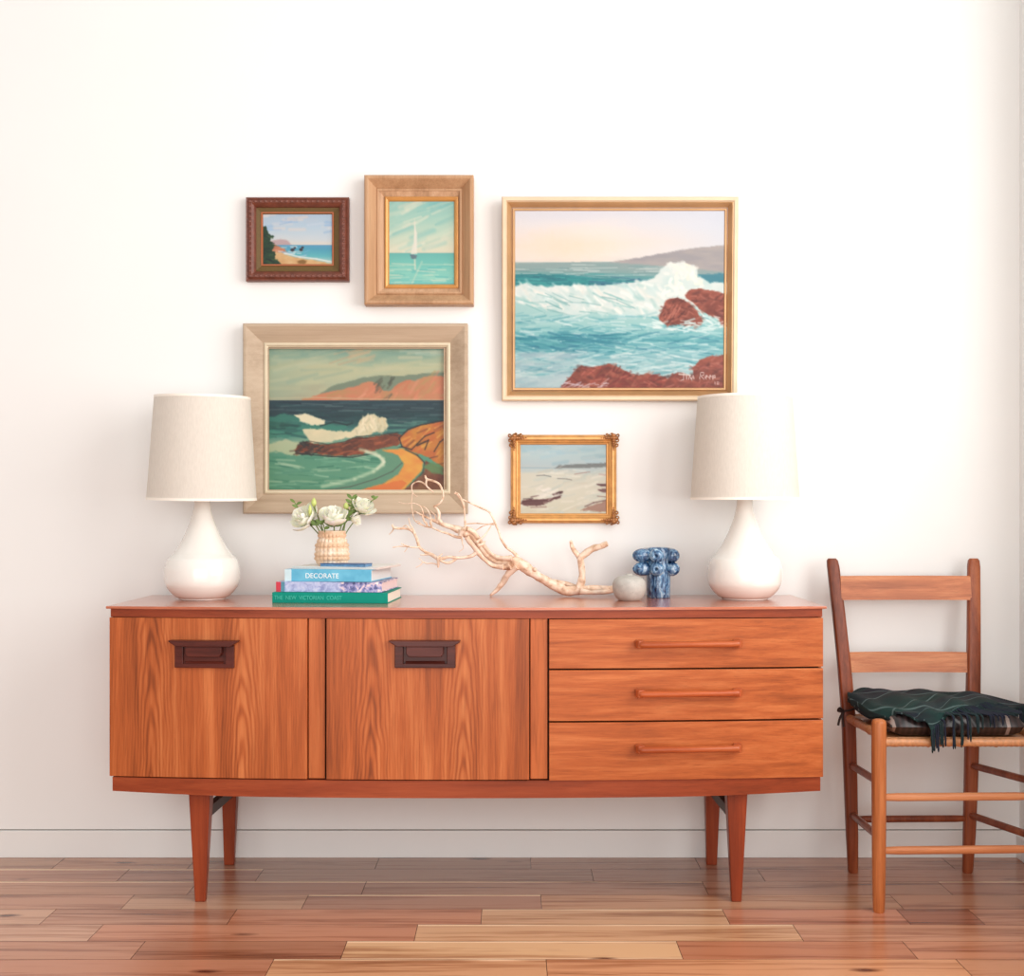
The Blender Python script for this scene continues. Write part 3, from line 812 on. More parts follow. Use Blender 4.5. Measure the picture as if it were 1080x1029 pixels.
def pic_surf():
    p = Paint(547, 467, 641, 543, 1.4, 9)
    p.vgrad([(467, (176, 204, 212)), (480, (192, 212, 212)), (490, (190, 206, 208)), (494, (196, 206, 204))], 4)
    p.strokes(24, (547, 467, 641, 488), (12, 30), (3, 6), (-.2, .1), [(170, 204, 216), (206, 216, 214), (156, 190, 200)], .45)
    p.vgrad([(494, (196, 208, 206)), (500, (218, 216, 200)), (520, (222, 218, 200)), (543, (216, 212, 190))], 4, y0=493.5)
    p.line([(547, 493), (585, 493.5)], 1.6, (160, 184, 194), .8)
    p.poly([(584, 494), (590, 490.5), (606, 489.5), (625, 488.5), (641, 488), (641, 492.5), (610, 493.5)], (128, 132, 130), .5, 4, .9, .9)
    p.strokes(80, (547, 494, 641, 543), (8, 24), (1.4, 4), (-.5, .1), [(236, 230, 216), (206, 210, 200), (240, 236, 222), (214, 204, 184), (190, 204, 198)], .5, None, .15)
    p.line([(566, 501.5), (574, 501), (581, 502.5)], 1.4, (128, 132, 130), .8)
    p.line([(588, 504.5), (598, 505), (603, 506)], 1.4, (138, 136, 130), .8)
    p.line([(606, 500), (618, 498), (622, 497.5)], 1.3, (176, 142, 132), .8)
    p.poly([(549, 531), (551, 527), (560, 526), (568, 527), (578, 526), (590, 523), (592, 525), (580, 528.5), (572, 530), (575, 532.5), (562, 533.5), (553, 532.5)], (104, 62, 62), .8, 3, .9, .9)
    p.poly([(582, 521.5), (590, 518), (594, 517.5), (593, 520.5), (584, 523)], (92, 60, 60), .5, 3, .8, .9)
    p.poly([(629, 510), (641, 510), (641, 513), (633, 512.5)], (110, 74, 76), .5, 3, .8, .85)
    p.poly([(630, 516), (641, 515), (641, 520), (634, 519)], (124, 86, 86), .6, 3, .8, .8)
    p.poly([(612, 538), (620, 534), (630, 531), (641, 527), (641, 540), (625, 539)], (170, 130, 114), 1.2, 4, .9, .85)
    for L, w, c in (([(551, 529), (560, 528), (574, 527), (590, 524)], 2.6, (100, 58, 60)), ([(553, 532), (566, 532.5), (577, 530)], 2.6, (112, 70, 70)), ([(583, 521), (593, 518.5)], 2.8, (84, 56, 56)), ([(583, 525), (592, 522.5)], 2.2, (96, 60, 60)), ([(560, 524), (568, 522.5)], 2.2, (96, 60, 64)), ([(560, 535), (576, 534.5)], 2.4, (150, 112, 108)),
                     ([(630, 511), (641, 511.5)], 1.8, (96, 62, 64)), ([(632, 517), (641, 517)], 2.4, (112, 74, 76)), ([(630, 523), (640, 524)], 1.6, (120, 84, 84)), ([(617, 534), (626, 530), (641, 527)], 2.4, (104, 64, 60)), ([(616, 537), (630, 537), (641, 535)], 3.4, (176, 142, 124)), ([(632, 500), (640, 501)], 2.6, (200, 168, 160)), ([(552, 526), (562, 525.5)], 1.8, (70, 50, 54))):
        p.line(L, w * .8, c, .6)
    p.strokes(14, (566, 513, 590, 526), (4, 9), (2, 4), (-.6, .4), [(246, 240, 228), (238, 232, 220)], .7)
    return p

def smear(I):
    P = np.pad(I, ((1, 1), (1, 1), (0, 0)), 'edge')
    B = (P[:-2, 1:-1] + P[2:, 1:-1] + P[1:-1, :-2] + P[1:-1, 2:]) / 4
    return I * .55 + B * .45

def canvas(name, p, d, parent, m, tilt=None):
    """flat painted board at distance d carrying the colours of p"""
    # world rectangle from the traced rectangle
    bm = BM()
    nx, ny = p.nx, p.ny
    lay = bm.verts.layers.float_color.new('paint')
    C = lin(np.clip(smear(p.I), 0, 255)) ** 1.13 * .74
    g = []
    for j in range(ny):
        row = []
        for i in range(nx):
            v = bm.verts.new(W(p.X[j, i], p.Y[j, i], d)); c = C[j, i]
            v[lay] = (c[0], c[1], c[2], 1)
            row.append(v)
        g.append(row)
    for j in range(ny - 1):
        for i in range(nx - 1):
            bm.faces.new((g[j][i], g[j + 1][i], g[j + 1][i + 1], g[j][i + 1]))
    # board thickness
    a = W(p.x0, p.y1, d); b = W(p.x1, p.y0, d)
    box(bm, a.x, b.x, d + .0008, d + .006, a.z, b.z)
    for v in bm.verts[-8:]: v[lay] = (.5, .42, .3, 1)
    bmesh.ops.translate(bm, verts=bm.verts, vec=-base_of(parent))
    me = bpy.data.meshes.new(name); bm.to_mesh(me); bm.free()
    me.materials.append(m)
    o = bpy.data.objects.new(name, me); _link(o, parent)
    return o

def ring(bm, xa, ya, xb, yb, prof, depth0):
    """mitred moulding; rectangle in photo px at wall scale; prof = [(inset m, height off wall m)]; closed at the back"""
    s = F / depth0
    x0, x1 = (xa - 540) / s, (xb - 540) / s
    z1, z0 = CH - (ya - HY) / s, CH - (yb - HY) / s
    loops = []
    for (ins, h) in prof:
        y = WALL - h
        loops.append([bm.verts.new(p) for p in ((x0 + ins, y, z0 + ins), (x1 - ins, y, z0 + ins), (x1 - ins, y, z1 - ins), (x0 + ins, y, z1 - ins))])
    n = len(loops)
    for j in range(n):
        A, B = loops[j], loops[(j + 1) % n]
        for i in range(4):
            bm.faces.new((A[i], A[(i + 1) % 4], B[(i + 1) % 4], B[i]))
    return x0, x1, z0, z1

def hung(name, label, cat, xa, ya, xb, yb):
    c = W((xa + xb) / 2, (ya + yb) / 2, WALL)
    return thing(name, label, cat, (c.x, WALL - .001, c.z), 'seascape paintings on the wall')

PM = painted('oil_paint')
# --- small brown carved frame
f = hung('framed_painting', 'small beach painting in a dark brown carved frame, top left on the wall', 'painting', 259, 207, 368, 296)
M_f1 = plain('carved_walnut', srgb(110, 58, 42), .4, var=.22, scale=70, bump=.2)
M_f1b = plain('olive_liner', srgb(98, 74, 30), .6, var=.12, scale=160)
bm = BM(); D0 = 3.48
x0, x1, z0, z1 = ring(bm, 258.9, 207.4, 367.7, 296.0, [(0, .002), (0, .020), (.003, .026), (.007, .024), (.010, .028), (.018, .030), (.024, .025), (.028, .020), (.030, .012), (.030, .002)], D0)
for i in range(19):
    x = x0 + .014 + (x1 - x0 - .028) * i / 18
    for z in (z0 + .014, z1 - .014): blob(bm, (x, WALL - .0275, z), .0066, 1, (1, .7, .8))
for i in range(1, 15):
    z = z0 + .014 + (z1 - z0 - .028) * i / 15
    for x in (x0 + .014, x1 - .014): blob(bm, (x, WALL - .0275, z), .0066, 1, (.8, .7, 1))
build('outer_frame', bm, M_f1, f)
bm = BM(); ring(bm, 269, 217.5, 358.5, 286.8, [(-.001, .002), (-.001, .014), (.002, .016), (.019, .010), (.021, .011), (.023, .008), (.023, .002)], 3.493)
build('liner', bm, M_f1b, f)
bm = BM(); ring(bm, 275.3, 223.5, 351.7, 279.9, [(-.001, .009), (.0, .0125), (.003, .0125), (.005, .009), (.005, .008)], 3.493)
build('inner_edge', bm, plain('red_brown_fillet', srgb(168, 92, 52), .4), f)
canvas('canvas', pic_beach(), WALL - .0085, f, PM)

# --- sailboat
M_f2 = wood('limed_oak_frame', srgb(146, 108, 76), srgb(182, 140, 104), srgb(204, 166, 130), 'z', rough=.45, seed=11, blotch=.1, contrast=.7)
M_gold = plain('gold_fillet', srgb(206, 148, 84), .42, metal=.3, var=.08)
f = hung('framed_painting', 'sailboat on turquoise water in a stepped pale oak frame with gold fillet', 'painting', 384.6, 185.6, 499.7, 322)
bm = BM(); ring(bm, 384.8, 185.8, 499.6, 321.8, [(0, .002), (0, .044), (.004, .048), (.009, .048), (.012, .046), (.033, .022), (.035, .025), (.040, .025), (.040, .002)], 3.475)
build('outer_frame', bm, M_f2, f)
bm = BM(); ring(bm, 399, 201, 490, 309.3, [(-.002, .002), (-.002, .022), (.002, .022), (.018, .013), (.020, .013), (.020, .002)], 3.487)
build('liner', bm, wood('linen_oak_liner', srgb(164, 126, 94), srgb(194, 154, 120), srgb(212, 176, 144), 'z', rough=.5, seed=12, blotch=.1), f)
bm = BM(); ring(bm, 405.8, 207.4, 483.4, 303.8, [(-.001, .008), (0, .017), (.004, .019), (.009, .016), (.0125, .011), (.0125, .008)], 3.49)
build('gold_fillet', bm, M_gold, f)
canvas('canvas', pic_sail(), WALL - .0095, f, PM)

# --- large wave painting, leaning slightly forward at the top
M_f3 = plain('champagne_gilt', srgb(190, 148, 104), .36, metal=.35, var=.08, scale=20)
M_f3b = plain('pale_gilt_edge', srgb(216, 190, 158), .4, metal=.15, var=.05, scale=20)
f = hung('framed_painting', 'large painting of a breaking wave and red rocks in a thin pale gold frame', 'painting', 529.3, 208.5, 777.6, 422.6)
bm = BM(); ring(bm, 529.3, 209.0, 777.4, 422.2, [(0, .002), (0, .026), (.003, .030), (.011, .030), (.015, .026), (.015, .002)], 3.478)
build('outer_frame', bm, M_f3b, f)
bm = BM(); ring(bm, 534.6, 214.2, 772.2, 417.0, [(-.001, .002), (-.001, .026), (.003, .027), (.015, .010), (.018, .014), (.022, .014), (.025, .009), (.025, .002)], 3.482)
build('liner', bm, M_f3, f)
canvas('canvas', pic_big(), WALL - .0105, f, PM)
f.location.z += 0
f.rotation_euler = (math.radians(2.2), 0, 0)
f.location.y -= .012

# --- darker seascape, broad beige frame
M_f4 = wood('greige_frame', srgb(152, 130, 106), srgb(182, 160, 136), srgb(200, 180, 156), 'x', rough=.5, seed=13, blotch=.12, contrast=.6, pores=.1)
f = hung('framed_painting', 'dark green seascape with brown reef and yellow sand in a wide beige frame', 'painting', 256.4, 340.8, 493.2, 541.8)
bm = BM(); ring(bm, 256.6, 341.2, 493.2, 541.6, [(0, .002), (0, .042), (.003, .045), (.009, .045), (.066, .016), (.068, .022), (.070, .022), (.070, .002)], 3.468)
build('outer_frame', bm, M_f4, f)
bm = BM(); ring(bm, 279.8, 362.6, 474.2, 519.6, [(-.003, .002), (-.003, .023), (.001, .026), (.004, .026), (.006, .022), (.009, .020), (.0095, .010), (.0095, .002)], 3.488)
build('liner', bm, plain('cream_slip', srgb(214, 200, 172), .45, var=.05), f)
canvas('canvas', pic_dark(), WALL - .012, f, PM)

# --- ornate gold frame
M_f5 = plain('antique_gold', srgb(206, 148, 84), .36, metal=.3, var=.16, scale=45, bump=.15)
M_f5d = plain('antique_gold_ornament', srgb(160, 104, 58), .4, metal=.3, var=.3, scale=90, bump=.3)
f = hung('framed_painting', 'small pale surf painting in an ornate gold frame with scrolled corners', 'painting', 537.3, 456.7, 651.5, 552.6)
bm = BM(); x0, x1, z0, z1 = ring(bm, 538.5, 458.2, 650.6, 551.8, [(0, .002), (0, .012), (.003, .020), (.008, .024), (.014, .024), (.018, .019), (.021, .018), (.025, .014), (.029, .010), (.029, .002)], 3.485)
build('outer_frame', bm, M_f5, f)
rg = random.Random(4)
for sx in (0, 1):
    for sz in (0, 1):
        bm = BM()
        cx = x0 if sx == 0 else x1; cz = z0 if sz == 0 else z1
        ux = 1 if sx == 0 else -1; uz = 1 if sz == 0 else -1
        for t in range(7):
            u = .004 + t * .0068
            for (a, b) in ((u, .010), (.010, u)):
                blob(bm, (cx + ux * a, WALL - .022 - .004 * (1 - t / 7), cz + uz * b), .0085 - t * .0008, 1, (1, .8, 1), rough=.5)
        for k in range(3):
            r = .006 + k * .0
            ctr = Vector((cx + ux * (.004 + k * .013), WALL - .026, cz + uz * (.004 + (0 if k else 0))))
        for (a, b) in ((-.001, .016), (.016, -.001), (-.002, .002), (.001, .030), (.030, .001)):
            pts = []
            for q in range(9):
                th = q * .75; rr = .0065 - q * .0006
                pts.append((Vector((cx + ux * (a + math.cos(th) * rr), WALL - .021 - q * .0008, cz + uz * (b + math.sin(th) * rr))), .0022))
            tube(bm, pts, n=6)
        build('corner_ornament', bm, M_f5d, f, smooth=True, angle=70)
bm = BM(); ring(bm, 547.2, 466.8, 641.2, 543.2, [(-.001, .008), (0, .0135), (.003, .0135), (.005, .010), (.006, .008)], 3.49)
build('inner_edge', bm, M_gold, f)
canvas('canvas', pic_surf(), WALL - .0095, f, PM)
# ------------------------------------------------------------------ lamps
M_shade = NT('linen_shade')
_n = M_shade.noise(M_shade.coord(scale=(300, 300, 60)), scale=1.0, detail=2)
M_shade.set(color=M_shade.ramp(_n, [(.3, srgb(224, 216, 204)), (.7, srgb(233, 225, 213))]), rough=.85)
M_shade.bump(_n, .15, .0006)
_tr = M_shade.n('BsdfTranslucent'); _tr.inputs[0].default_value = srgb(240, 234, 226)
_mx = M_shade.n('MixShader'); _mx.inputs[0].default_value = .15
M_shade.l(M_shade.b.outputs[0], _mx.inputs[1]); M_shade.l(_tr.outputs[0], _mx.inputs[2]); M_shade.l(_mx.outputs[0], M_shade.out.inputs[0])
M_shade = M_shade.m
M_trim = plain('shade_binding', srgb(246, 238, 226), .7, var=.01)
M_ceramic = plain('cream_glaze', srgb(240, 236, 228), .16, var=.008, scale=8, coat=.4)
M_brass = plain('nickel_fitting', srgb(150, 145, 140), .3, metal=1.0)
M_bulb = plain('white_bulb', srgb(240, 238, 232), .2)

def lamp(cx, cy, tilt, label):
    z0 = TOPZ
    t = thing('table_lamp', label, 'lamp', (cx, cy, z0), 'matching lamps on the sideboard')
    prof = [(.0001, .770), (.060, .770), (.0632, .7712), (.0645, .7745), (.0735, .7785), (.088, .793), (.0975, .8075), (.1012, .819), (.1024, .832), (.1024, .846), (.1008, .8605), (.0945, .881), (.0862, .8905), (.0775, .8995), (.0615, .924), (.0482, .9495), (.0362, .979), (.0285, 1.001), (.0236, 1.024), (.0207, 1.052), (.0200, 1.075), (.0190, 1.080), (.0001, 1.080)]
    pr = [(Vector((r, 0, z)), 1) for r, z in prof]
    sm = smoothpath(pr[2:-3], 4)
    pp = prof[:2] + [(p.x, p.z) for p, _ in sm] + prof[-2:]
    bm = BM(); lathe(bm, pp, (cx, cy), 64, capb=False)
    build('lamp_base', bm, M_ceramic, t, smooth=True, angle=60)
    bm = BM(); lathe(bm, [(.0125, 1.078), (.0125, 1.10), (.016, 1.102), (.016, 1.15), (.010, 1.155), (.0001, 1.155)], (cx, cy), 24)
    so = build('socket', bm, M_brass, t, smooth=True)
    bm = BM(); cyl(bm, (cx + .016, cy, 1.118), (cx + .030, cy, 1.118), .003); build('switch', bm, M_brass, so)
    bm = BM(); lathe(bm, [(.012, 1.155), (.016, 1.168), (.028, 1.195), (.030, 1.215), (.024, 1.238), (.008, 1.25), (.0001, 1.251)], (cx, cy), 24)
    build('bulb', bm, M_bulb, t, smooth=True)
    # harp holding the shade
    bm = BM()
    for s in (-1, 1):
        tube(bm, smoothpath([(Vector((cx + s * .012, cy, 1.10)), .0017), (Vector((cx + s * .045, cy, 1.16)), .0017), (Vector((cx + s * .045, cy, 1.25)), .0017), (Vector((cx + s * .012, cy, 1.311)), .0017), (Vector((cx, cy, 1.317)), .0017)], 5), n=6)
    build('harp', bm, M_brass, t, smooth=True)
    zb, zt_ = 1.0465, 1.333
    rb, rt = .1492, .1298
    R = Matrix.Translation((cx, cy, 1.20)) @ Matrix.Rotation(tilt[1], 4, 'Y') @ Matrix.Rotation(tilt[0], 4, 'X') @ Matrix.Translation((-cx, -cy, -1.20))
    bm = BM(); n = 72
    lathe(bm, [(rb, zb), ((rb + rt) / 2, (zb + zt_) / 2), (rt, zt_), (rt - .0018, zt_), ((rb + rt) / 2 - .0018, (zb + zt_) / 2), (rb - .0018, zb), (rb, zb)], (cx, cy), n, capb=False)
    bmesh.ops.remove_doubles(bm, verts=bm.verts, dist=1e-5)
    bmesh.ops.transform(bm, matrix=R, verts=bm.verts)
    sh = build('lamp_shade', bm, M_shade, t, smooth=True, angle=50)
    for (r, z, nm) in ((rb, zb, 'shade_trim'), (rt, zt_ - .006, 'shade_trim')):
        bm = BM()
        dr = -.0208 / .30 * .006
        lathe(bm, [(r + .0009, z - .0004), (r + .0009 + dr, z + .0064), (r + dr - .0027, z + .0064), (r - .0027, z - .0004), (r + .0009, z - .0004)], (cx, cy), n, capb=False)
        bmesh.ops.remove_doubles(bm, verts=bm.verts, dist=1e-5)
        bmesh.ops.transform(bm, matrix=R, verts=bm.verts)
        build(nm, bm, M_trim, sh, smooth=True, angle=50)
    # spider carrying the shade
    bm = BM(); zz = 1.317
    for a in (0, 2.1, 4.2):
        cyl(bm, (cx, cy, zz), (cx + (rt - .003) * math.cos(a), cy + (rt - .003) * math.sin(a), zz + .004), .0016, n=6)
    lathe(bm, [(.006, zz - .003), (.006, zz + .004), (.003, zz + .012), (.0001, zz + .013)], (cx, cy), 12)
    bmesh.ops.transform(bm, matrix=R, verts=bm.verts)
    build('spider', bm, M_brass, sh)

LY = 3.33
lamp((213.4 - 540) * LY / F, LY, (math.radians(1.6), math.radians(.8)), 'cream ceramic table lamp with tapered linen shade, beside the stack of books')
lamp((785.4 - 540) * LY / F, LY, (math.radians(.3), math.radians(0)), 'cream ceramic table lamp with tapered linen shade, at the drawer end')

# ------------------------------------------------------------------ small vases
# squat grey stoneware bud vase
M_stone = NT('grey_stoneware')
_n = M_stone.noise(M_stone.coord(), scale=60, detail=4)
_n2 = M_stone.noise(M_stone.coord(), scale=420, detail=2)
_c = M_stone.ramp(_n, [(.3, srgb(176, 171, 163)), (.7, srgb(194, 189, 180))])
_c = M_stone.mix(M_stone.ramp(_n2, [(.66, (0, 0, 0, 1)), (.72, (1, 1, 1, 1))]), _c, srgb(120, 112, 104))
M_stone.set(color=_c, rough=.55); M_stone = M_stone.m
gd = 3.285
gx = (663.6 - 540) * gd / F
prof = [(.0001, .770), (.028, .770), (.030, .771), (.0375, .779), (.0435, .792), (.0462, .806), (.0445, .820), (.037, .8305), (.025, .8365), (.014, .8385), (.0095, .8415), (.0085, .8430), (.0065, .8425), (.006, .836), (.0001, .80)]
bm = BM(); sm = smoothpath([(Vector((r, 0, z)), 1) for r, z in prof[2:-2]], 4)
lathe(bm, prof[:2] + [(p.x, p.z) for p, _ in sm] + prof[-2:], (gx, gd), 48, capb=False)
o = build('bud_vase', bm, M_stone, loc=(gx, gd, .770), smooth=True, angle=60)
tag(o, 'small round grey stoneware vase with a tiny mouth, beside the blue sculptural vase', 'vase')

# blue knobbed vase
M_blue = NT('blue_glaze')
_v = M_blue.coord(scale=(1, 1, .45))
_n = M_blue.noise(_v, scale=95, detail=4, dist=.8)
_n2 = M_blue.noise(_v, scale=30, detail=2)
_c = M_blue.ramp(_n, [(.32, srgb(30, 50, 80)), (.45, srgb(64, 104, 144)), (.56, srgb(118, 158, 190)), (.66, srgb(186, 208, 222))])
_c2 = M_blue.ramp(_n2, [(.35, srgb(150, 160, 176)), (.6, srgb(255, 255, 255))])
M_blue.set(color=M_blue.mix(1.0, _c, _c2, 'MULTIPLY'), rough=.14, coat=.5)
M_blue.bump(_n, .12, .002); M_blue = M_blue.m
bd = 3.385; sB = F / bd
bx = (694.5 - 540) * bd / F
t = thing('sculptural_vase', 'glossy mottled blue ceramic vase with two tiers of knobs, beside the grey bud vase', 'vase', (bx, bd, .770))
zB = lambda y: CH - (y - HY) / sB
bm = BM()
pr = [(.0001, .770), (.031, .770), (.0335, .772), (.0335, .80), (.034, .825), (.035, .845), (.0355, zB(599)), (.033, zB(593)), (.0355, zB(586)), (.034, zB(580)), (.031, zB(577.4)), (.027, zB(577.2)), (.025, zB(580)), (.025, .80), (.0001, .79)]
lathe(bm, pr, (bx, bd), 48, capb=False)
build('body', bm, M_blue, t, smooth=True, angle=55)
for ti, (yc, hh, a0) in enumerate(((585.4, .0185, 0.0), (599.4, .0175, 0.10))):
    zc = zB(yc)
    for k, (ad, ln) in enumerate(((-106, .62), (-28, .95), (30, .9), (92, .9), (150, .9), (197, 1.38))):
        a = math.radians(ad) + a0 * .3
        dx, dy = math.cos(a), math.sin(a)
        rot = Matrix.Rotation(a, 3, 'Z')
        bm = BM()
        # rounded hollow knob pointing outwards
        ringp = [(.024, .0150), (.024 + .012 * ln, .0200), (.024 + .022 * ln, .0205), (.024 + .031 * ln, .0165), (.024 + .037 * ln, .0105), (.024 + .0385 * ln, .0060), (.024 + .0365 * ln, .0045), (.024 + .032 * ln, .0040), (.024 + .026 * ln, .0001)]
        rings = []
        for (rad, hr) in ringp:
            rr = []
            for i in range(20):
                b = 2 * PI * i / 20
                p = Vector((rad, math.cos(b) * hr * 1.0, math.sin(b) * hr * .98))
                rr.append(bm.verts.new(rot @ p + Vector((bx, bd, zc))))
            rings.append(rr)
        for j in range(len(rings) - 1):
            for i in range(20): bm.faces.new((rings[j][i], rings[j][(i + 1) % 20], rings[j + 1][(i + 1) % 20], rings[j + 1][i]))
        build('knob', bm, M_blue, t, smooth=True, angle=70)

# ------------------------------------------------------------------ books
M_page = plain('book_pages', srgb(238, 230, 214), .8, var=.04, scale=300)
def bookframe(xr, dr, ang):
    """right front corner at photo column xr, distance dr; returns world mapper (along spine to the left, back, z)"""
    R = Vector(((xr - 540) * dr / F, dr, 0))
    a = math.radians(ang); r = Vector((math.cos(a), -math.sin(a), 0)); b = Vector((math.sin(a), math.cos(a), 0))
    return lambda u, v, z: R - r * u + b * v + Vector((0, 0, z))
def obox(bm, f, u0, u1, v0, v1, z0, z1, bev=0):
    vs = box(bm, 0, 1, 0, 1, 0, 1) if bev == 0 else None
    if vs is None:
        n0 = set(bm.verts)
        box(bm, u0, u1, v0, v1, z0, z1, bev, 3)
        for v in [q for q in bm.verts if q not in n0]: v.co = f(v.co.x, v.co.y, v.co.z)
    else:
        for v in vs:
            v.co = f(u0 + v.co.x * (u1 - u0), v0 + v.co.y * (v1 - v0), z0 + v.co.z * (z1 - z0))
def text_mesh(name, s, f, u, z, size, mat, parent, v=-.0006, ext=.0004, squash=1.0):
    """lettering standing on a spine; u is the left end of the word"""
    cu = bpy.data.curves.new(name, 'FONT'); cu.body = s; cu.size = size; cu.extrude = ext
    tmp = bpy.data.objects.new(name, cu); COL.objects.link(tmp)
    dg = bpy.context.evaluated_depsgraph_get(); dg.update()
    me = bpy.data.meshes.new_from_object(tmp.evaluated_get(dg))
    bpy.data.objects.remove(tmp); 
    bm = BM(); bm.from_mesh(me); bpy.data.meshes.remove(me)
    for q in bm.verts: q.co = f(u - q.co.x * squash, v + q.co.z, z + q.co.y)
    return build(name, bm, mat, parent)
def book(label, xr, dr, ang, L, D, z0, z1, mc, group='books stacked under the flowers', hard=True, pages=M_page, roundy=.002):
    f = bookframe(xr, dr, ang)
    c = f(L / 2, D / 2, z0)
    t = thing('book', label, 'book', (c.x, c.y, z0), group)
    th = .0022
    bm = BM()
    obox(bm, f, 0, L, 0, .004, z0, z1, .0012)
    obox(bm, f, 0, L, .002, D, z0, z0 + th, .0006)
    obox(bm, f, 0, L, .002, D, z1 - th, z1, .0006)
    build('cover', bm, mc, t)
    bm = BM(); obox(bm, f, .003, L - .003, .003, D - .004, z0 + th, z1 - th)
    build('pages', bm, pages, t)
    return t, f
M_green = plain('green_cloth', srgb(0, 142, 122), .6, var=.05, spec=.2)
M_greenl = plain('pale_green_letters', srgb(60, 190, 168), .5)
M_cyan = NT('blue_jacket')
_c = M_cyan.noise(M_cyan.coord(), scale=30, detail=2)
M_cyan.set(color=M_cyan.ramp(_c, [(.3, srgb(86, 172, 206)), (.7, srgb(112, 194, 222))]), rough=.3); M_cyan = M_cyan.m
M_white = plain('white_letters', srgb(240, 248, 246), .5)
t, f = book('green hardback lying at the bottom of the book stack', 409, 3.172, 4, .312, .225, TOPZ, TOPZ + .0285, M_green)
cov = [c for c in t.children if c.name.startswith('cover')][0]
text_mesh('spine_title', 'THE  NEW  VICTORIAN  COAST', f, .306, TOPZ + .0095, .0155, M_greenl, cov, squash=.82)
# middle book: photographic jacket
M_jack = NT('photo_jacket')
_v = M_jack.coord()
_a = M_jack.noise(_v, scale=70, detail=4, dist=.6)
_s = M_jack.n('SeparateXYZ'); M_jack.l(_v, _s.inputs[0])
_g = M_jack.math('MULTIPLY_ADD', _s.outputs[0], 9.0, .5)
_pale = M_jack.ramp(_a, [(.3, srgb(132, 142, 190)), (.5, srgb(176, 186, 222)), (.68, srgb(206, 210, 232))])
_busy = M_jack.ramp(_a, [(.32, srgb(42, 42, 74)), (.44, srgb(98, 104, 160)), (.53, srgb(160, 160, 206)), (.62, srgb(236, 208, 210)), (.7, srgb(246, 238, 232))])
_m = M_jack.ramp(_g, [(.62, (0, 0, 0, 1)), (.72, (1, 1, 1, 1))])
M_jack.set(color=M_jack.mix(_m, _pale, _busy), rough=.3); M_jack = M_jack.m
t, f = book('hardback in a periwinkle photographic jacket, between the green book and the light blue book', 402.5, 3.176, 6, .286, .225, TOPZ + .029, TOPZ + .0565, M_jack, pages=plain('pink_tinted_pages', srgb(236, 206, 204), .8, var=.05, scale=300))
cov = [c for c in t.children if c.name.startswith('cover')][0]
M_red = plain('red_spine_end', srgb(206, 50, 70), .4)
bm = BM(); obox(bm, f, .2745, .2875, -.0012, .0015, TOPZ + .0295, TOPZ + .056)
build('spine_end', bm, M_red, cov, label='red block at the spine end')
bm = BM(); obox(bm, f, .2640, .2740, -.0010, .0012, TOPZ + .0295, TOPZ + .056)
build('spine_band', bm, plain('teal_spine_band', srgb(84, 140, 160), .4), cov)
# top book
t, f = book('light blue hardback with white lettering, uppermost thick book of the stack', 391.5, 3.172, 9, .2385, .215, TOPZ + .057, TOPZ + .0895, M_cyan, pages=plain('grey_white_pages', srgb(226, 222, 216), .8, var=.05, scale=300))
cov = [c for c in t.children if c.name.startswith('cover')][0]
text_mesh('spine_title', 'DECORATE', f, .182, TOPZ + .0665, .0185, M_white, cov, squash=.98)
bm = BM(); obox(bm, f, .2205, .2388, -.0008, .0015, TOPZ + .0575, TOPZ + .089)
build('spine_band', bm, plain('pale_spine_band', srgb(206, 232, 238), .4), cov)

def magazine(label, xr, dr, ang, L, D, z0, th, mtop, mspine, warp=.0):
    f = bookframe(xr, dr, ang)
    c = f(L / 2, D / 2, z0)
    t = thing('magazine', label, 'magazine', (c.x, c.y, z0))
    bm = BM(); obox(bm, f, 0, L, .001, D, z0, z0 + th * .8, .0006)
    build('pages', bm, mspine, t)
    bm = BM(); obox(bm, f, -.001, L + .001, -.001, D + .001, z0 + th * .8, z0 + th, .0002)
    build('cover', bm, mtop, t)
    return t
M_magp = plain('magazine_pages', srgb(226, 214, 206), .6, var=.1, scale=500)
Z1 = TOPZ + .0895
magazine('white magazine lying on the light blue book', 399, 3.185, 12, .245, .20, Z1, .0065, plain('white_magazine_cover', srgb(236, 234, 228), .4, var=.06, scale=25), M_magp)
magazine('thin dark blue booklet in front of the flower vase', 385, 3.188, 14, .128, .052, Z1 + .0065, .0085, plain('dark_blue_cover', srgb(38, 84, 132), .35, var=.2, scale=40), plain('blue_booklet_edge', srgb(96, 140, 178), .5, var=.3, scale=120))

# ------------------------------------------------------------------ beaded flower vase
vd = 3.285; sV = F / vd
vx = (350.2 - 540) * vd / F
M_bead = NT('beaded_clay')
_tc = M_bead.coord(); _s = M_bead.n('SeparateXYZ'); M_bead.l(_tc, _s.inputs[0])
_n = M_bead.noise(_tc, scale=70, detail=3)
_w = M_bead.math('MULTIPLY_ADD', M_bead.math('SINE', M_bead.math('MULTIPLY', _s.outputs[2], 2 * PI / .031)), .5, .5)
_w = M_bead.math('ADD', M_bead.math('MULTIPLY', _w, .28), M_bead.math('MULTIPLY', _n, .8))
M_bead.set(color=M_bead.ramp(_w, [(.28, srgb(212, 172, 136)), (.55, srgb(226, 194, 162)), (.85, srgb(242, 228, 210))]), rough=.4)
M_bead = M_bead.m
ZV = Z1 + .0065
t = thing('flower_vase', 'small beaded tan and white vase holding flowers on top of the books', 'vase', (vx, vd, ZV))
prof = [(.0001, ZV), (.030, ZV), (.0345, ZV + .002), (.0420, ZV + .010), (.0455, ZV + .020), (.0455, ZV + .031), (.0435, ZV + .044), (.0445, ZV + .052), (.0410, ZV + .062), (.0372, ZV + .070), (.0358, ZV + .078), (.0372, ZV + .088), (.0385, ZV + .0945), (.0365, ZV + .0955), (.0345, ZV + .088), (.033, ZV + .06), (.034, ZV + .02), (.0001, ZV + .012)]
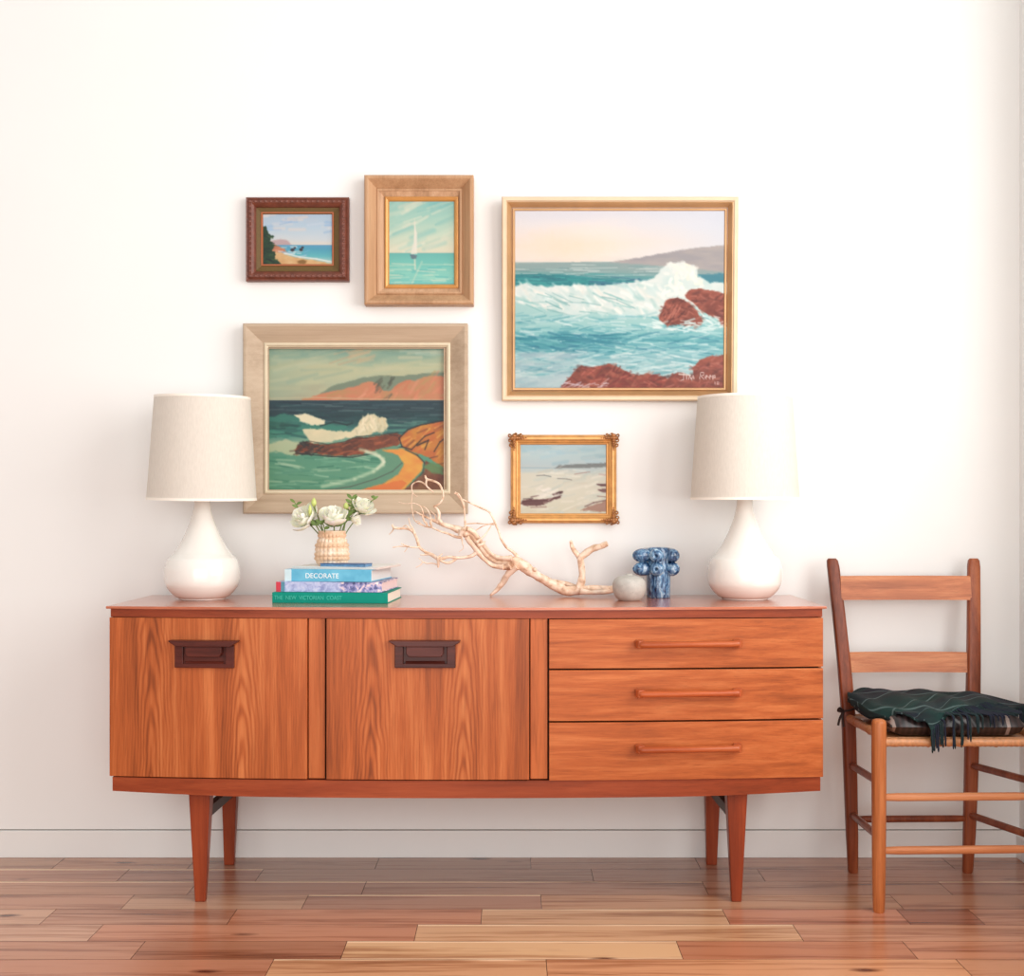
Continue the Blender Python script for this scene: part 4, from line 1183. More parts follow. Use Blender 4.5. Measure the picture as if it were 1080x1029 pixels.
def beadfn(r, z, a):
    if z > ZV + .089 or r < .035: return r
    return r + .0042 * abs(math.sin(a * 11)) ** .7 * abs(math.sin((z - ZV) / .0125 * PI)) ** .7 - .0008
sm = smoothpath([(Vector((r, 0, z)), 1) for r, z in prof[1:14]], 7)
pp = prof[:1] + [(p.x, p.z) for p, _ in sm] + prof[14:]
bm = BM(); lathe(bm, pp, (vx, vd), 132, capb=False, fn=beadfn)
build('body', bm, M_bead, t, smooth=True, angle=70)

# flowers
M_petal = NT('white_petal')
_n = M_petal.noise(M_petal.coord(), scale=40, detail=3)
M_petal.set(color=M_petal.ramp(_n, [(.35, srgb(240, 240, 214)), (.6, srgb(252, 250, 240))]), rough=.6)
M_petal.b.inputs['Subsurface Weight'].default_value = .25; M_petal.b.inputs['Subsurface Radius'].default_value = (.01, .01, .006); M_petal.b.inputs['Subsurface Scale'].default_value = .5
M_petal = M_petal.m
M_leafg = plain('leaf_green', srgb(104, 128, 62), .5, var=.3, scale=60)
M_bud = plain('lime_bud', srgb(196, 208, 120), .5, var=.12, scale=60)
M_stem = plain('stem_green', srgb(112, 132, 66), .5, var=.15)

def petal(bm, base, axis, ang, r, h, spread, width, seed):
    axis = axis.normalized(); ax = axis.orthogonal().normalized(); ay = axis.cross(ax)
    rg = random.Random(seed); N, K = 6, 7
    G = []
    for j in range(N + 1):
        v = j / N
        rad = r * (math.sin(min(v * 1.9, PI / 2)) * spread + .05) * (1 + .10 * v * v)
        z = h * (v ** .85)
        wd = width * (math.sin(min(v * 1.7 + .25, PI * .62)) ** .8)
        row = []
        for i in range(K + 1):
            u = i / K * 2 - 1
            a = ang + u * wd
            rr = rad * (1 + .10 * (1 - u * u)) + .0012 * math.sin(u * 6 + seed) * v
            zz = z - h * .16 * (u * u) * v + .0014 * math.sin(u * 5 + seed * 2) * v
            row.append(bm.verts.new(base + ax * (math.cos(a) * rr) + ay * (math.sin(a) * rr) + axis * zz))
        G.append(row)
    for j in range(N):
        for i in range(K): bm.faces.new((G[j][i], G[j][i + 1], G[j + 1][i + 1], G[j + 1][i]))

def flower(label, xp, yp, d, r, lean, stem_to, seed=1, n=15, group='white blooms in the beaded vase', openness=1.0):
    c = W(xp, yp, d)
    ax = Vector(lean).normalized()
    base = c - ax * r * .8
    t = thing('white_flower', label, 'flower', (stem_to[0], stem_to[1], stem_to[2]), group)
    bm = BM()
    for k in range(n):
        q = k / (n - 1)
        petal(bm, base + ax * (r * .12 * (1 - q)), ax, k * 2.4 + seed, r * (.35 + .70 * q), r * (1.55 - .45 * q * openness), .45 + .50 * q * openness + .1, .62 + .2 * q, seed + k)
    bloom = build('bloom', bm, M_petal, t, smooth=True, angle=180)
    bm = BM()
    mid = base * .5 + Vector(stem_to) * .5 + Vector((0, 0, .008))
    tube(bm, smoothpath([(base + ax * .003, .0022), (base - ax * .012, .0018), (mid, .0016), (Vector(stem_to), .0015)], 4), n=6)
    build('stem', bm, M_stem, t, smooth=True)
    bm = BM()
    for k in range(5): leafmesh(bm, base + ax * .001, (ax * .4 + Vector((math.cos(k * 1.3), math.sin(k * 1.3), .1))).normalized(), r * .9, r * .22)
    build('sepal', bm, M_leafg, t)
    return t

def leafmesh(bm, base, dirv, L, w):
    dirv = dirv.normalized(); side = dirv.cross(Vector((0, -1, .4))).normalized(); up = side.cross(dirv)
    prev = None; n = 6
    for j in range(n + 1):
        v = j / n; ww = w * math.sin(PI * min(v * .92 + .05, 1)) ** .8; cpt = base + dirv * L * v + up * (-.25 * L * v * v)
        row = [bm.verts.new(cpt - side * ww + up * ww * .25), bm.verts.new(cpt), bm.verts.new(cpt + side * ww + up * ww * .25)]
        if prev:
            for i in range(2): bm.faces.new((prev[i], prev[i + 1], row[i + 1], row[i]))
        prev = row

mouth = Vector((vx, vd, ZV + .085))
def inn(dx, dy, dz=-.05): return (vx + dx, vd + dy, ZV + .085 + dz)
flower('large open white bloom leaning out over the left side of the vase', 320.5, 547, 3.27, .036, (-.45, -.6, .55), inn(-.008, 0), 1)
flower('white bloom rising upright from the centre of the vase', 352, 545, 3.25, .036, (.05, -.5, 1), inn(0, -.008), 2, openness=.8)
flower('small white bloom highest on the right side of the vase', 383, 534.5, 3.30, .029, (.45, -.45, .75), inn(.010, .004), 3, openness=.9)
flower('drooping half-closed cream bloom low on the right of the vase', 374.5, 548, 3.27, .019, (1, -.35, .0), inn(.012, -.004), 7, n=9, openness=.5)

def bud(label, xp, yp, d, h, w, st):
    c = W(xp, yp, d)
    t = thing('flower_bud', label, 'flower bud', st, None)
    bm = BM(); lathe(bm, [(.0001, c.z - h), (w * .6, c.z - h * .8), (w, c.z - h * .2), (w * .8, c.z + h * .4), (w * .35, c.z + h * .85), (.0001, c.z + h)], (c.x, c.y), 12)
    build('bud', bm, M_bud, t, smooth=True, angle=90)
    bm = BM(); tube(bm, smoothpath([(c - Vector((0, 0, h * .9)), .0022), ((c * .5 + Vector(st) * .5), .0018), (Vector(st), .0016)], 4), n=6)
    build('stem', bm, M_stem, t, smooth=True)
bud('tall lime green bud between the left and centre blooms', 331, 529.5, 3.27, .013, .0075, inn(-.006, .004))
bud('slim pale green bud crossing beside the left bloom', 327, 538, 3.25, .016, .0052, inn(-.007, -.004))
bud('lime bud to the right of the centre bloom', 365, 533.5, 3.29, .010, .008, inn(.006, .006))

def sprig(label, pts, leaves, st, seed):
    t = thing('leafy_sprig', label, 'foliage', st, 'leafy sprigs in the beaded vase')
    P = [W(*p) for p in pts]
    path = [(Vector(st), .0018)] + [(p, .0014) for p in P]
    bm = BM(); sp = smoothpath(path, 5); tube(bm, sp, n=6); build('stem', bm, M_stem, t, smooth=True)
    rg = random.Random(seed)
    m = len(sp)
    for k in range(leaves):
        q = sp[min(m - 1, int(m * (.42 + .58 * k / max(1, leaves - 1))))][0]
        a = rg.uniform(-.2, .2) + (k % 2) * PI
        dv = Vector((math.cos(a) * .8, rg.uniform(-.5, .3), rg.uniform(.35, .9)))
        bm = BM(); leafmesh(bm, q, dv, rg.uniform(.014, .022), rg.uniform(.0035, .0055)); build('leaf', bm, M_leafg, t, smooth=True, angle=180)
sprig('pale leafy sprig reaching up at the far left of the flowers', [(338, 556, 3.27), (322, 545, 3.31), (311, 530, 3.31)], 8, inn(-.012, .006), 1)
sprig('short leafy sprig at the vase rim, below the left bloom', [(341, 553, 3.24), (333, 554, 3.23)], 8, inn(-.010, -.008), 2)
sprig('bushy green sprig between the centre and right blooms', [(363, 553, 3.28), (369, 540, 3.29), (371, 526, 3.30)], 13, inn(.010, .002), 3)
sprig('green sprig curving far out to the right of the flowers', [(364, 552, 3.31), (378, 540, 3.32), (396, 525, 3.32)], 10, inn(.012, .008), 4)

# ------------------------------------------------------------------ driftwood branch
M_drift = NT('driftwood')
_v = M_drift.coord(); _n = M_drift.noise(_v, scale=55, detail=4, dist=.5); _n2 = M_drift.noise(_v, scale=16, detail=2)
_c = M_drift.ramp(_n, [(.28, srgb(176, 132, 104)), (.42, srgb(224, 188, 158)), (.62, srgb(244, 220, 198))])
_c = M_drift.mix(M_drift.ramp(_n2, [(.55, (0, 0, 0, 1)), (.75, (.6, .6, .6, 1))]), _c, srgb(208, 190, 176))
M_drift.set(color=_c, rough=.65); M_drift.bump(_n, .35, .002); M_drift = M_drift.m
_KB = 3.415
limbs = [
 # main trunk
 ([(648, 621.8, 3.6), (636, 622.3, 3.4), (624, 622.6, 4.0), (612, 623.6, 5.2), (599, 624.6, 5.2), (588, 620.8, 4.8), (575, 613.6, 4.9), (562, 605.6, 5.0), (552, 598, 6.4), (543, 594, 6.8), (535, 595.5, 4.4), (526, 594.2, 3.2), (517, 589.5, 3.0), (509, 582, 3.0), (503, 573, 3.4), (497, 566.5, 3.4), (490, 563, 4.6), (482, 559.5, 3.6), (474, 556.5, 2.8), (466, 554, 2.4), (458, 550.6, 1.6), (448, 546, 1.1), (437, 540.5, .7)], 0),
 ([(531, 599.5, 3.0), (521, 598.4, 2.4), (512, 592.5, 2.0), (505, 585, 2.6), (498, 576, 2.4), (492, 568, 3.0)], -.02),
 ([(540, 590, 3.4), (528, 590, 2.2), (518, 585.5, 2.0), (511, 578, 2.2), (504, 568.5, 2.6), (498, 561.5, 2.4), (492, 559, 2.8)], -.012),
 # upright fork
 ([(611, 622, 5.2), (614, 611, 3.9), (613.4, 600, 3.4), (612.6, 590, 3.6), (617.5, 585, 3.6), (625, 580, 3.5), (633, 577.8, 3.2), (640.5, 574.6, 2.9)], -.01),
 ([(612, 591, 3.0), (607, 584, 2.8), (603.4, 578.5, 2.3), (602.2, 573, 1.7)], -.005),
 ([(583, 613.5, 1.4), (592, 615.8, 2.2), (602, 618.5, 2.6), (611, 622, 3.2)], .012),
 ([(612, 625, 3.4), (624, 626.2, 2.2), (636, 625.4, 2.6), (646, 623.6, 3.0)], -.014),
 # prop
 ([(545, 598, 5.0), (540, 602, 4.2), (535, 608.5, 3.4), (530.5, 615.5, 3.3), (524.5, 622.8, 2.6), (517, 629.6, 1.1)], 0),
 ([(538, 598.5, 4), (531, 601, 1.8)], -.01),
 # long whip to the upper right
 ([(546, 588, 2.4), (541, 583.5, 1.6), (534, 578.5, 1.3), (528.5, 570, 1.1), (526, 562, 1.1), (523, 555, 1.1), (520, 548, 1.1), (515.5, 541, 1.0), (507, 537, .9), (498, 532.8, .8), (492, 530, .7), (484, 526, .6)], .01),
 ([(521.5, 554.5, .9), (512, 554, .6), (502, 553.3, .6), (492, 554, .7)], .005),
 ([(521, 553, .7), (513, 555, .6), (507, 557.5, .6), (500, 562, .7)], -.004),
 ([(503, 573, 1.6), (508.5, 568.5, 1.2), (512.5, 564, .9), (515.7, 559.5, .7), (518, 556, .5)], -.012),
 ([(504, 577, 1.8), (508.5, 575.5, 1.4), (512, 571.8, .7)], -.02),
 # twig up the middle right
 ([(491, 560, 1.6), (490.4, 550, 1.0), (489.8, 540, .9), (488, 531, 1.3), (484.5, 526, 1.3), (480, 520.5, .8)], 0),
 ([(488, 532, 1.2), (486, 526.5, .9), (483, 522, .8), (479, 522, .6)], -.02),
 # upper loop
 ([(466, 553.6, 2.2), (462.8, 549, 1.9), (463.2, 543.6, 1.7), (461, 538, 1.2), (457.5, 535.6, .8), (462, 533.6, .9), (465.6, 530, .9), (467.6, 524, .9), (466, 517, 1.0), (462.6, 511.4, 1.3), (456.4, 508.4, 1.3), (450, 506.8, 1.3), (448.4, 502.6, .8)], -.02),
 ([(450, 507, 1.1), (449.5, 513, 1.0), (453, 517, .9), (457.4, 520.5, .6)], -.012),
 ([(449.4, 513, .9), (444.6, 509.8, .9), (440, 509.4, .7), (434.6, 512.8, .7), (435.2, 521, .7), (440, 525.4, .5)], .0),
 ([(435.2, 521, .5), (434, 531, .5), (435, 541, .5), (438, 551, .6), (447, 556, .8)], -.012),
 ([(447, 550.4, .8), (446, 541, .7), (443, 535, .5), (436, 532, .4), (428, 532.6, .4), (420, 531, .35)], -.02),
 ([(455, 551, .9), (453, 543, .7), (449, 537, .6), (443, 535, .4)], .01),
 ([(460, 551.4, 1.0), (459, 545, .7), (454, 540, .5)], -.02),
 # lower strand under the knot
 ([(488, 568.5, 1.8), (481, 567.4, 1.5), (472, 564, 1.2), (464, 561.6, 1.1), (456, 558, .9), (447, 556, .8), (441, 551, .6), (438, 551.5, .5)], -.018),
 ([(455.8, 557, .9), (454, 553.4, 1.3), (455, 549.6, .8)], -.02),
 ([(450.6, 556.8, .8), (449.6, 553.4, 1.4), (446.6, 550, .7), (445, 543.4, .6)], -.02),
 ([(487, 566.5, 1.3), (487.6, 574, .6), (488.6, 579.6, .4), (484, 583.5, .35)], -.02),
 ([(487, 561, 3.4), (485, 566.6, 2.2)], -.02),
 # low arm to the left
 ([(504, 581.5, 2.6), (498.5, 587, 2.0), (491, 589, 1.7), (482, 589.7, 1.5), (474, 588.8, 1.4), (467, 590.4, 1.7), (461.8, 590.8, 2.1), (455.5, 586.6, 1.9), (448, 583, 1.5), (442.4, 578.4, 1.6), (440, 571, 1.5), (437, 564, 1.5), (433.6, 560.6, 1.5), (427.6, 558.8, 1.3), (421, 558.8, 1.3), (415.6, 557.8, 1.5), (413.6, 554.6, 1.0)], -.03),
 ([(462.2, 591, 1.7), (462.4, 596, 1.3), (462, 600, .9)], -.032),
 ([(464, 592, 1.4), (469, 594.8, 1.3), (474, 595, 1.4), (479, 592, 1.5), (482, 590, 1.3)], -.042),
 ([(461, 590, 1.4), (464, 587.8, .9), (466.6, 585.4, .6)], -.04),
 ([(462, 597, 1.0), (456, 595.4, .7), (450, 595.6, .7), (446.4, 594.4, .8), (443, 597.6, .5), (438.6, 600, .4)], -.035),
 ([(446.4, 594.4, .6), (443.6, 591.5, .4), (441.6, 590, .35)], -.035),
 ([(441.4, 578.6, 1.2), (435, 578.6, .9), (430, 577.6, .8), (426, 575.8, .8), (423, 574.6, .5)], -.035),
 ([(431, 578, .7), (422, 577.6, .6), (414, 578.8, .5)], -.03),
 ([(430, 578, .5), (428, 581.5, .4), (426.4, 583.6, .35)], -.03),
 ([(437.4, 564.6, 1.3), (435, 558.4, .9), (432.4, 554, .8), (431, 548, .5)], -.04),
 ([(433, 560, 1.0), (428.6, 555.6, .7), (425, 556.8, .5)], -.035),
 ([(415.6, 558, 1.0), (413.4, 562, .6), (410.4, 565, .4)], -.03),
 ([(452, 586, 1.3), (448, 586.4, 1.0), (443.4, 586.6, .6)], -.035),
]
bm = BM()
for i, (pts, dz) in enumerate(limbs):
    d = _KB + dz * 1.3
    path = [(W(x, y, d + (.012 * math.sin(x * .11 + i) if i > 0 else 0)), r * d / F) for (x, y, r) in pts]
    sp = smoothpath(path, 4)
    # dome the tips
    tube(bm, sp, n=10 if pts[0][2] > 1.8 else 7, rough=.28, seed=i)
for (x, y, r, dz) in ((564, 602, 2.2, -.012), (490, 562.5, 5.4, -.006), (543, 595, 6.6, 0), (612, 622, 5.4, 0), (463, 544, 1.9, -.02), (602.2, 573, 1.9, -.005), (594, 616.5, 2.4, .0)):
    c = W(x, y, _KB + dz); blob(bm, c, r * _KB / F, 2, rough=.35)
zmin = min(v.co.z for v in bm.verts)
bmesh.ops.translate(bm, verts=bm.verts, vec=(0, 0, max(-.006, TOPZ + .0002 - zmin) if zmin < TOPZ else TOPZ + .0002 - zmin))
c = W(597, 629, _KB)
o = build('driftwood_branch', bm, M_drift, loc=(c.x, c.y, TOPZ), smooth=True, angle=75)
tag(o, 'bleached driftwood branch with fine twigs lying along the back of the sideboard', 'driftwood')
# ------------------------------------------------------------------ chair
M_ch = wood('chair_maple', srgb(88, 40, 22), srgb(130, 64, 38), srgb(162, 92, 58), 'z', rough=.36, seed=21, k=.8, blotch=.35)
M_chx = wood('chair_slat', srgb(136, 72, 42), srgb(180, 106, 66), srgb(206, 138, 92), 'x', rough=.34, seed=23, k=.9, blotch=.6)
M_chf = wood('chair_front_leg', srgb(146, 76, 38), srgb(188, 112, 64), srgb(214, 146, 94), 'z', rough=.34, seed=25, k=.8, blotch=.3)
M_rung = wood('chair_rung', srgb(150, 84, 46), srgb(192, 120, 76), srgb(216, 150, 104), 'x', rough=.4, seed=26, k=.8, blotch=.3)
M_rush = plain('rush_wrap', srgb(188, 128, 84), .42, var=.2, scale=120, bump=.2)
chy = 3.2
ch = thing('ladderback_chair', 'old wooden ladder-back chair with two slats, standing right of the sideboard', 'chair', (1.118, chy, 0))
def loft(bm, secs, n=20):
    rings = []
    for (c, wx, wy, e) in secs:
        rr = []
        for i in range(n):
            a = 2 * PI * (i + .5) / n
            ca, sa = math.cos(a), math.sin(a)
            rr.append(bm.verts.new((c[0] + math.copysign(abs(ca) ** e, ca) * wx / 2, c[1] + math.copysign(abs(sa) ** e, sa) * wy / 2, c[2])))
        rings.append(rr)
    for j in range(len(rings) - 1):
        for i in range(n): bm.faces.new((rings[j][i], rings[j][(i + 1) % n], rings[j + 1][(i + 1) % n], rings[j + 1][i]))
    bm.faces.new(rings[0][::-1]); bm.faces.new(rings[-1])
def post(side):
    X = (lambda a, b: a if side < 0 else b)
    secs = [((X(.9585, 1.279), 3.362, 0), .024, .024, .85), ((X(.958, 1.280), 3.362, .004), .028, .028, .8),
            ((X(.955, 1.284), 3.361, .10), .033, .031, .7), ((X(.951, 1.288), 3.360, .24), .036, .032, .6), ((X(.946, 1.292), 3.360, .40), .037, .032, .5), ((X(.943, 1.295), 3.363, .47), .037, .030, .4),
            ((X(.937, 1.302), 3.376, .58), .036, .027, .4), ((X(.928, 1.311), 3.398, .72), .035, .024, .4), ((X(.919, 1.321), 3.424, .855), .034, .021, .4), ((X(.9175, 1.3225), 3.428, .873), .031, .019, .5), ((X(.917, 1.323), 3.429, .879), .022, .014, .6)]
    bm = BM(); loft(bm, secs); return build('back_post', bm, M_ch, ch, smooth=True, angle=50)
post(-1); post(1)
def slat(z0, z1, xa, xb, ya, curve):
    bm = BM(); n = 14; R = []
    for i in range(n + 1):
        u = i / n; x = xa + (xb - xa) * u
        y = ya + curve * (1 - (2 * u - 1) ** 2)
        lean = .011
        R.append([bm.verts.new(p) for p in ((x, y - .005, z0), (x, y - .005 + lean, z1 - .003), (x, y + lean, z1), (x, y + .005 + lean, z1 - .003), (x, y + .005, z0))])
    for i in range(n):
        for j in range(5): bm.faces.new((R[i][j], R[i][(j + 1) % 5], R[i + 1][(j + 1) % 5], R[i + 1][j]))
    bm.faces.new(R[0]); bm.faces.new(R[-1][::-1])
    build('slat', bm, M_chx, ch, smooth=True, angle=40)
slat(.762, .830, .935, 1.305, 3.400, .012)
slat(.560, .616, .950, 1.290, 3.374, .012)
for X in (.9300, 1.325):
    bm = BM()
    lathe(bm, [(.0001, 0), (.0125, 0), (.0145, .004), (.0160, .06), (.0175, .16), (.0182, .30), (.0185, .42), (.0185, .478), (.0165, .4855), (.010, .4888), (.0001, .4895)], (X, 3.033), 24, capb=False)
    build('front_leg', bm, M_chf, ch, smooth=True, angle=55)
def rung(name, a, b, r, m=M_rung, bulge=.0, n=12):
    bm = BM(); a = Vector(a); b = Vector(b); mid = (a + b) / 2
    tube(bm, [(a, r * .8), (a + (b - a) * .12, r), (mid, r + bulge), (a + (b - a) * .88, r), (b, r * .8)], n=n, rough=.05)
    return build(name, bm, m, ch, smooth=True, angle=60)
rung('rung', (.93, 3.033, .2905), (1.325, 3.033, .2935), .0105)
rung('rung', (.93, 3.033, .1555), (1.325, 3.033, .1595), .0105)
rung('rung', (.955, 3.360, .150), (1.284, 3.360, .152), .0098, M_ch)
for (xb, xf) in ((.952, .930), (1.288, 1.325)):
    rung('rung', (xb, 3.36, .302), (xf, 3.033, .329), .0098, M_ch)
    rung('rung', (xb + (.003 if xb < 1 else -.004), 3.36, .163), (xf, 3.033, .190), .0098, M_ch)
# rush seat: rails wrapped in cord and a woven panel
for (a, b) in (((.93, 3.033, .430), (1.325, 3.033, .430)), ((.945, 3.36, .434), (1.292, 3.36, .434)), ((.945, 3.36, .434), (.930, 3.033, .4500)), ((1.292, 3.36, .434), (1.325, 3.033, .4500))):
    bm = BM(); a = Vector(a); b = Vector(b); L = (b - a).length; N = 60
    tube(bm, [(a + (b - a) * (i / N), .0105 + .0012 * (1 if i % 2 else 0) + (.0016 if i % 13 == 6 else 0)) for i in range(N + 1)], n=12)
    build('seat_rail', bm, M_rush, ch, smooth=True, angle=80)
bm = BM()
prism(bm, [(.945, 3.352), (.934, 3.04), (1.318, 3.04), (1.290, 3.352)], 'z', .432, .4415, .002)
build('seat', bm, M_rush, ch)

# ------------------------------------------------------------------ cushion
M_cu = NT('striped_cushion')
_v = M_cu.coord(); _s = M_cu.n('SeparateXYZ'); M_cu.l(_v, _s.inputs[0])
_w = M_cu.math('PINGPONG', _s.outputs[0], .0075)
_w = M_cu.math('MULTIPLY', _w, 1 / .0075)
_a = M_cu.ramp(_w, [(.2, srgb(20, 12, 12)), (.5, srgb(34, 22, 22)), (.8, srgb(50, 36, 35))])
_p = M_cu.math('PINGPONG', M_cu.math('ADD', _s.outputs[0], .160 - 1.125 + 1.125), .145)
_b = M_cu.ramp(_p, [(0.0, srgb(176, 158, 150)), (.006, srgb(176, 158, 150)), (.009, (0, 0, 0, 1))], 'CONSTANT')
_f = M_cu.math('LESS_THAN', _p, .0045)
M_cu.set(color=M_cu.mix(_f, _a, srgb(140, 122, 114)), rough=.35); M_cu = M_cu.m
bm = BM()
cx0, cx1, cy0, cy1, cz0, cz1 = .957, 1.303, 3.020, 3.335, .4425, .499
N = 26; M_ = 20
def cushp(u, v, top):
    x = cx0 + (cx1 - cx0) * u; y = cy0 + (cy1 - cy0) * v
    e = min(1, min(u, 1 - u) * 8) ; f = min(1, min(v, 1 - v) * 8)
    k = (math.sin(e * PI / 2) * math.sin(f * PI / 2)) ** .45
    zm = (cz0 + cz1) / 2
    return Vector((x, y, zm + (cz1 - zm) * k * (1 + .05 * math.sin(u * 15) * math.sin(v * 13)) if top else zm - (zm - cz0) * k))
T = [[bm.verts.new(cushp(i / N, j / M_, True)) for i in range(N + 1)] for j in range(M_ + 1)]
B = [[bm.verts.new(cushp(i / N, j / M_, False)) for i in range(N + 1)] for j in range(M_ + 1)]
for G in (T, B):
    for j in range(M_):
        for i in range(N): bm.faces.new((G[j][i], G[j][i + 1], G[j + 1][i + 1], G[j + 1][i]))
bmesh.ops.remove_doubles(bm, verts=bm.verts, dist=.0006)
cu = thing('seat_cushion', 'dark brown striped cushion tied to the chair seat under the plaid throw', 'cushion', (1.125, 3.18, cz0))
build('cushion_pad', bm, M_cu, cu, smooth=True, angle=70)
M_tie = plain('dark_tie', srgb(46, 26, 22), .6)
bm = BM()
loopz = .452
for (p) in ([(.958, 3.325, .470), (.965, 3.342, .462), (.962, 3.345, .455)],):
    pass
def rib(pts, r=.0035): tube(bm, smoothpath([(Vector(p), r) for p in pts], 4), n=6, flat=.5)
rib([(.965, 3.325, .470), (.958, 3.338, .464), (.935, 3.338, .458), (.922, 3.345, .456), (.922, 3.375, .458), (.945, 3.384, .460), (.968, 3.372, .462), (.968, 3.345, .465)])
rib([(.925, 3.340, .456), (.914, 3.335, .438), (.908, 3.332, .418)])
rib([(.925, 3.340, .456), (.921, 3.333, .436), (.924, 3.333, .414)])
rib([(.925, 3.340, .458), (.913, 3.335, .466), (.909, 3.335, .458), (.922, 3.338, .455)])
build('tie', bm, M_tie, cu, smooth=True)
bm = BM()
rib([(.962, 3.02 + .035, .455), (.955, 3.12, .447), (.952, 3.13, .434), (.958, 3.14, .430)])
build('tie', bm, M_tie, cu, smooth=True)

# ------------------------------------------------------------------ plaid throw with fringe
M_pl = NT('plaid_wool')
_uv = M_pl.n('UVMap'); _s = M_pl.n('SeparateXYZ'); M_pl.l(_uv.outputs[0], _s.inputs[0])
def stripes(o, ph):
    t_ = M_pl.math('FRACT', M_pl.math('MULTIPLY_ADD', o, 1.0, ph))
    band = M_pl.ramp(t_, [(0, srgb(8, 44, 40)), (.30, srgb(8, 46, 42)), (.38, srgb(8, 11, 22)), (.62, srgb(12, 17, 34)), (.70, srgb(8, 12, 16)), (.86, srgb(6, 34, 32))])
    ln = M_pl.math('ADD', M_pl.math('LESS_THAN', M_pl.math('ABSOLUTE', M_pl.math('SUBTRACT', t_, .17)), .014), M_pl.math('LESS_THAN', M_pl.math('ABSOLUTE', M_pl.math('SUBTRACT', t_, .66)), .010))
    return band, ln
b1, l1 = stripes(_s.outputs[0], .1); b2, l2 = stripes(_s.outputs[1], .35)
_c = M_pl.mix(.5, b1, b2)
_l = M_pl.math('MINIMUM', M_pl.math('ADD', l1, l2), 1.0)
_c = M_pl.mix(M_pl.math('MULTIPLY', _l, .45), _c, srgb(104, 126, 124))
_n = M_pl.noise(M_pl.coord(), scale=600, detail=2)
M_pl.set(color=_c, rough=.95); M_pl.bump(_n, .3, .001); M_pl = M_pl.m
M_fr = plain('fringe_wool', srgb(12, 34, 36), .95, var=.35, scale=90)
M_frn = plain('fringe_navy', srgb(14, 20, 38), .95, var=.35, scale=90)
rows = [
 [(903, 727.5, 3.335), (950, 727.5, 3.342), (998, 729, 3.342), (1040, 732, 3.34), (1100, 749, 3.33)],
 [(896, 729, 3.305), (944, 729, 3.27), (990, 731.5, 3.26), (1032, 734, 3.255), (1080, 746, 3.25)],
 [(893.5, 734, 3.26), (932, 738, 3.18), (976, 737, 3.16), (1012, 737, 3.15), (1050, 743, 3.16)],
 [(896, 738, 3.215), (922, 748, 3.12), (960, 746, 3.07), (992, 746, 3.06), (1020, 744, 3.07)],
 [(903, 745, 3.17), (932, 757, 3.07), (955, 756, 3.03), (970, 757, 3.015), (982, 766, 3.006)],
]
G0 = [[W(*p) for p in r] for r in rows]
def cr(p0, p1, p2, p3, t):
    return .5 * ((2 * p1) + (p2 - p0) * t + (2 * p0 - 5 * p1 + 4 * p2 - p3) * t * t + (3 * p1 - p0 - 3 * p2 + p3) * t ** 3)
def crs(L, u):
    n = len(L) - 1; f = min(max(u, 0), .99999) * n; i = int(f); t = f - i
    return cr(L[max(i - 1, 0)], L[i], L[i + 1], L[min(i + 2, n)], t)
def surf(u, v):
    p = crs([crs(r, u) for r in G0], v)
    fold = .0055 * math.sin((u * 1.3 - v * .9) * 17 + 1.5 * math.sin(v * 5)) + .007 * mnoise.noise(Vector((u * 7, v * 6, 3)))
    p = p + Vector((0, 0, fold * (1 if .04 < v else .3)))
    if cx0 + .02 < p.x < cx1 - .01 and p.y > 3.03: p.z = max(p.z, cz1 + .006)
    return p
bl = thing('throw_blanket', 'dark green and navy plaid wool throw with fringe draped on the chair seat', 'blanket', (1.1, 3.2, .499))
def cloth(name, off, shrink, parent):
    bm = BM(); uvl = bm.loops.layers.uv.new('UVMap'); NU, NV = 70, 46
    th = .0045
    tops, bots = [], []
    for j in range(NV + 1):
        rt_, rb_ = [], []
        for i in range(NU + 1):
            u = shrink + i / NU * (1 - 2 * shrink); v = shrink + j / NV * (1 - 2 * shrink)
            p = surf(u, v) + Vector(off)
            rt_.append(bm.verts.new(p)); rb_.append(bm.verts.new(p - Vector((0, 0, th))))
        tops.append(rt_); bots.append(rb_)
    def face(vs, uvs):
        f = bm.faces.new(vs)
        for lp, q in zip(f.loops, uvs): lp[uvl].uv = q
    for j in range(NV):
        for i in range(NU):
            q = [((i + a) / NU * 1.7 + (j + b) / NV * .5, (j + b) / NV * 1.1) for a, b in ((0, 0), (1, 0), (1, 1), (0, 1))]
            face((tops[j][i], tops[j][i + 1], tops[j + 1][i + 1], tops[j + 1][i]), q)
            face((bots[j][i], bots[j + 1][i], bots[j + 1][i + 1], bots[j][i + 1]), [q[0], q[3], q[2], q[1]])
    for j in range(NV):
        for i in (0, NU):
            q = [(i / NU * 2.6 + j / NV * .4, j / NV * 2.0)] * 4
            face((tops[j][i], tops[j + 1][i], bots[j + 1][i], bots[j][i]), q)
    for i in range(NU):
        for j in (0, NV):
            q = [(i / NU * 2.6 + j / NV * .4, j / NV * 2.0)] * 4
            face((tops[j][i], bots[j][i], bots[j][i + 1], tops[j][i + 1]), q)
    return build(name, bm, M_pl, parent, smooth=True, angle=70)
cloth('blanket_fold', (0, 0, 0), 0.0, bl)
cloth('blanket_fold', (.006, .006, -.008), .03, bl)
rg = random.Random(12)
NS = 64
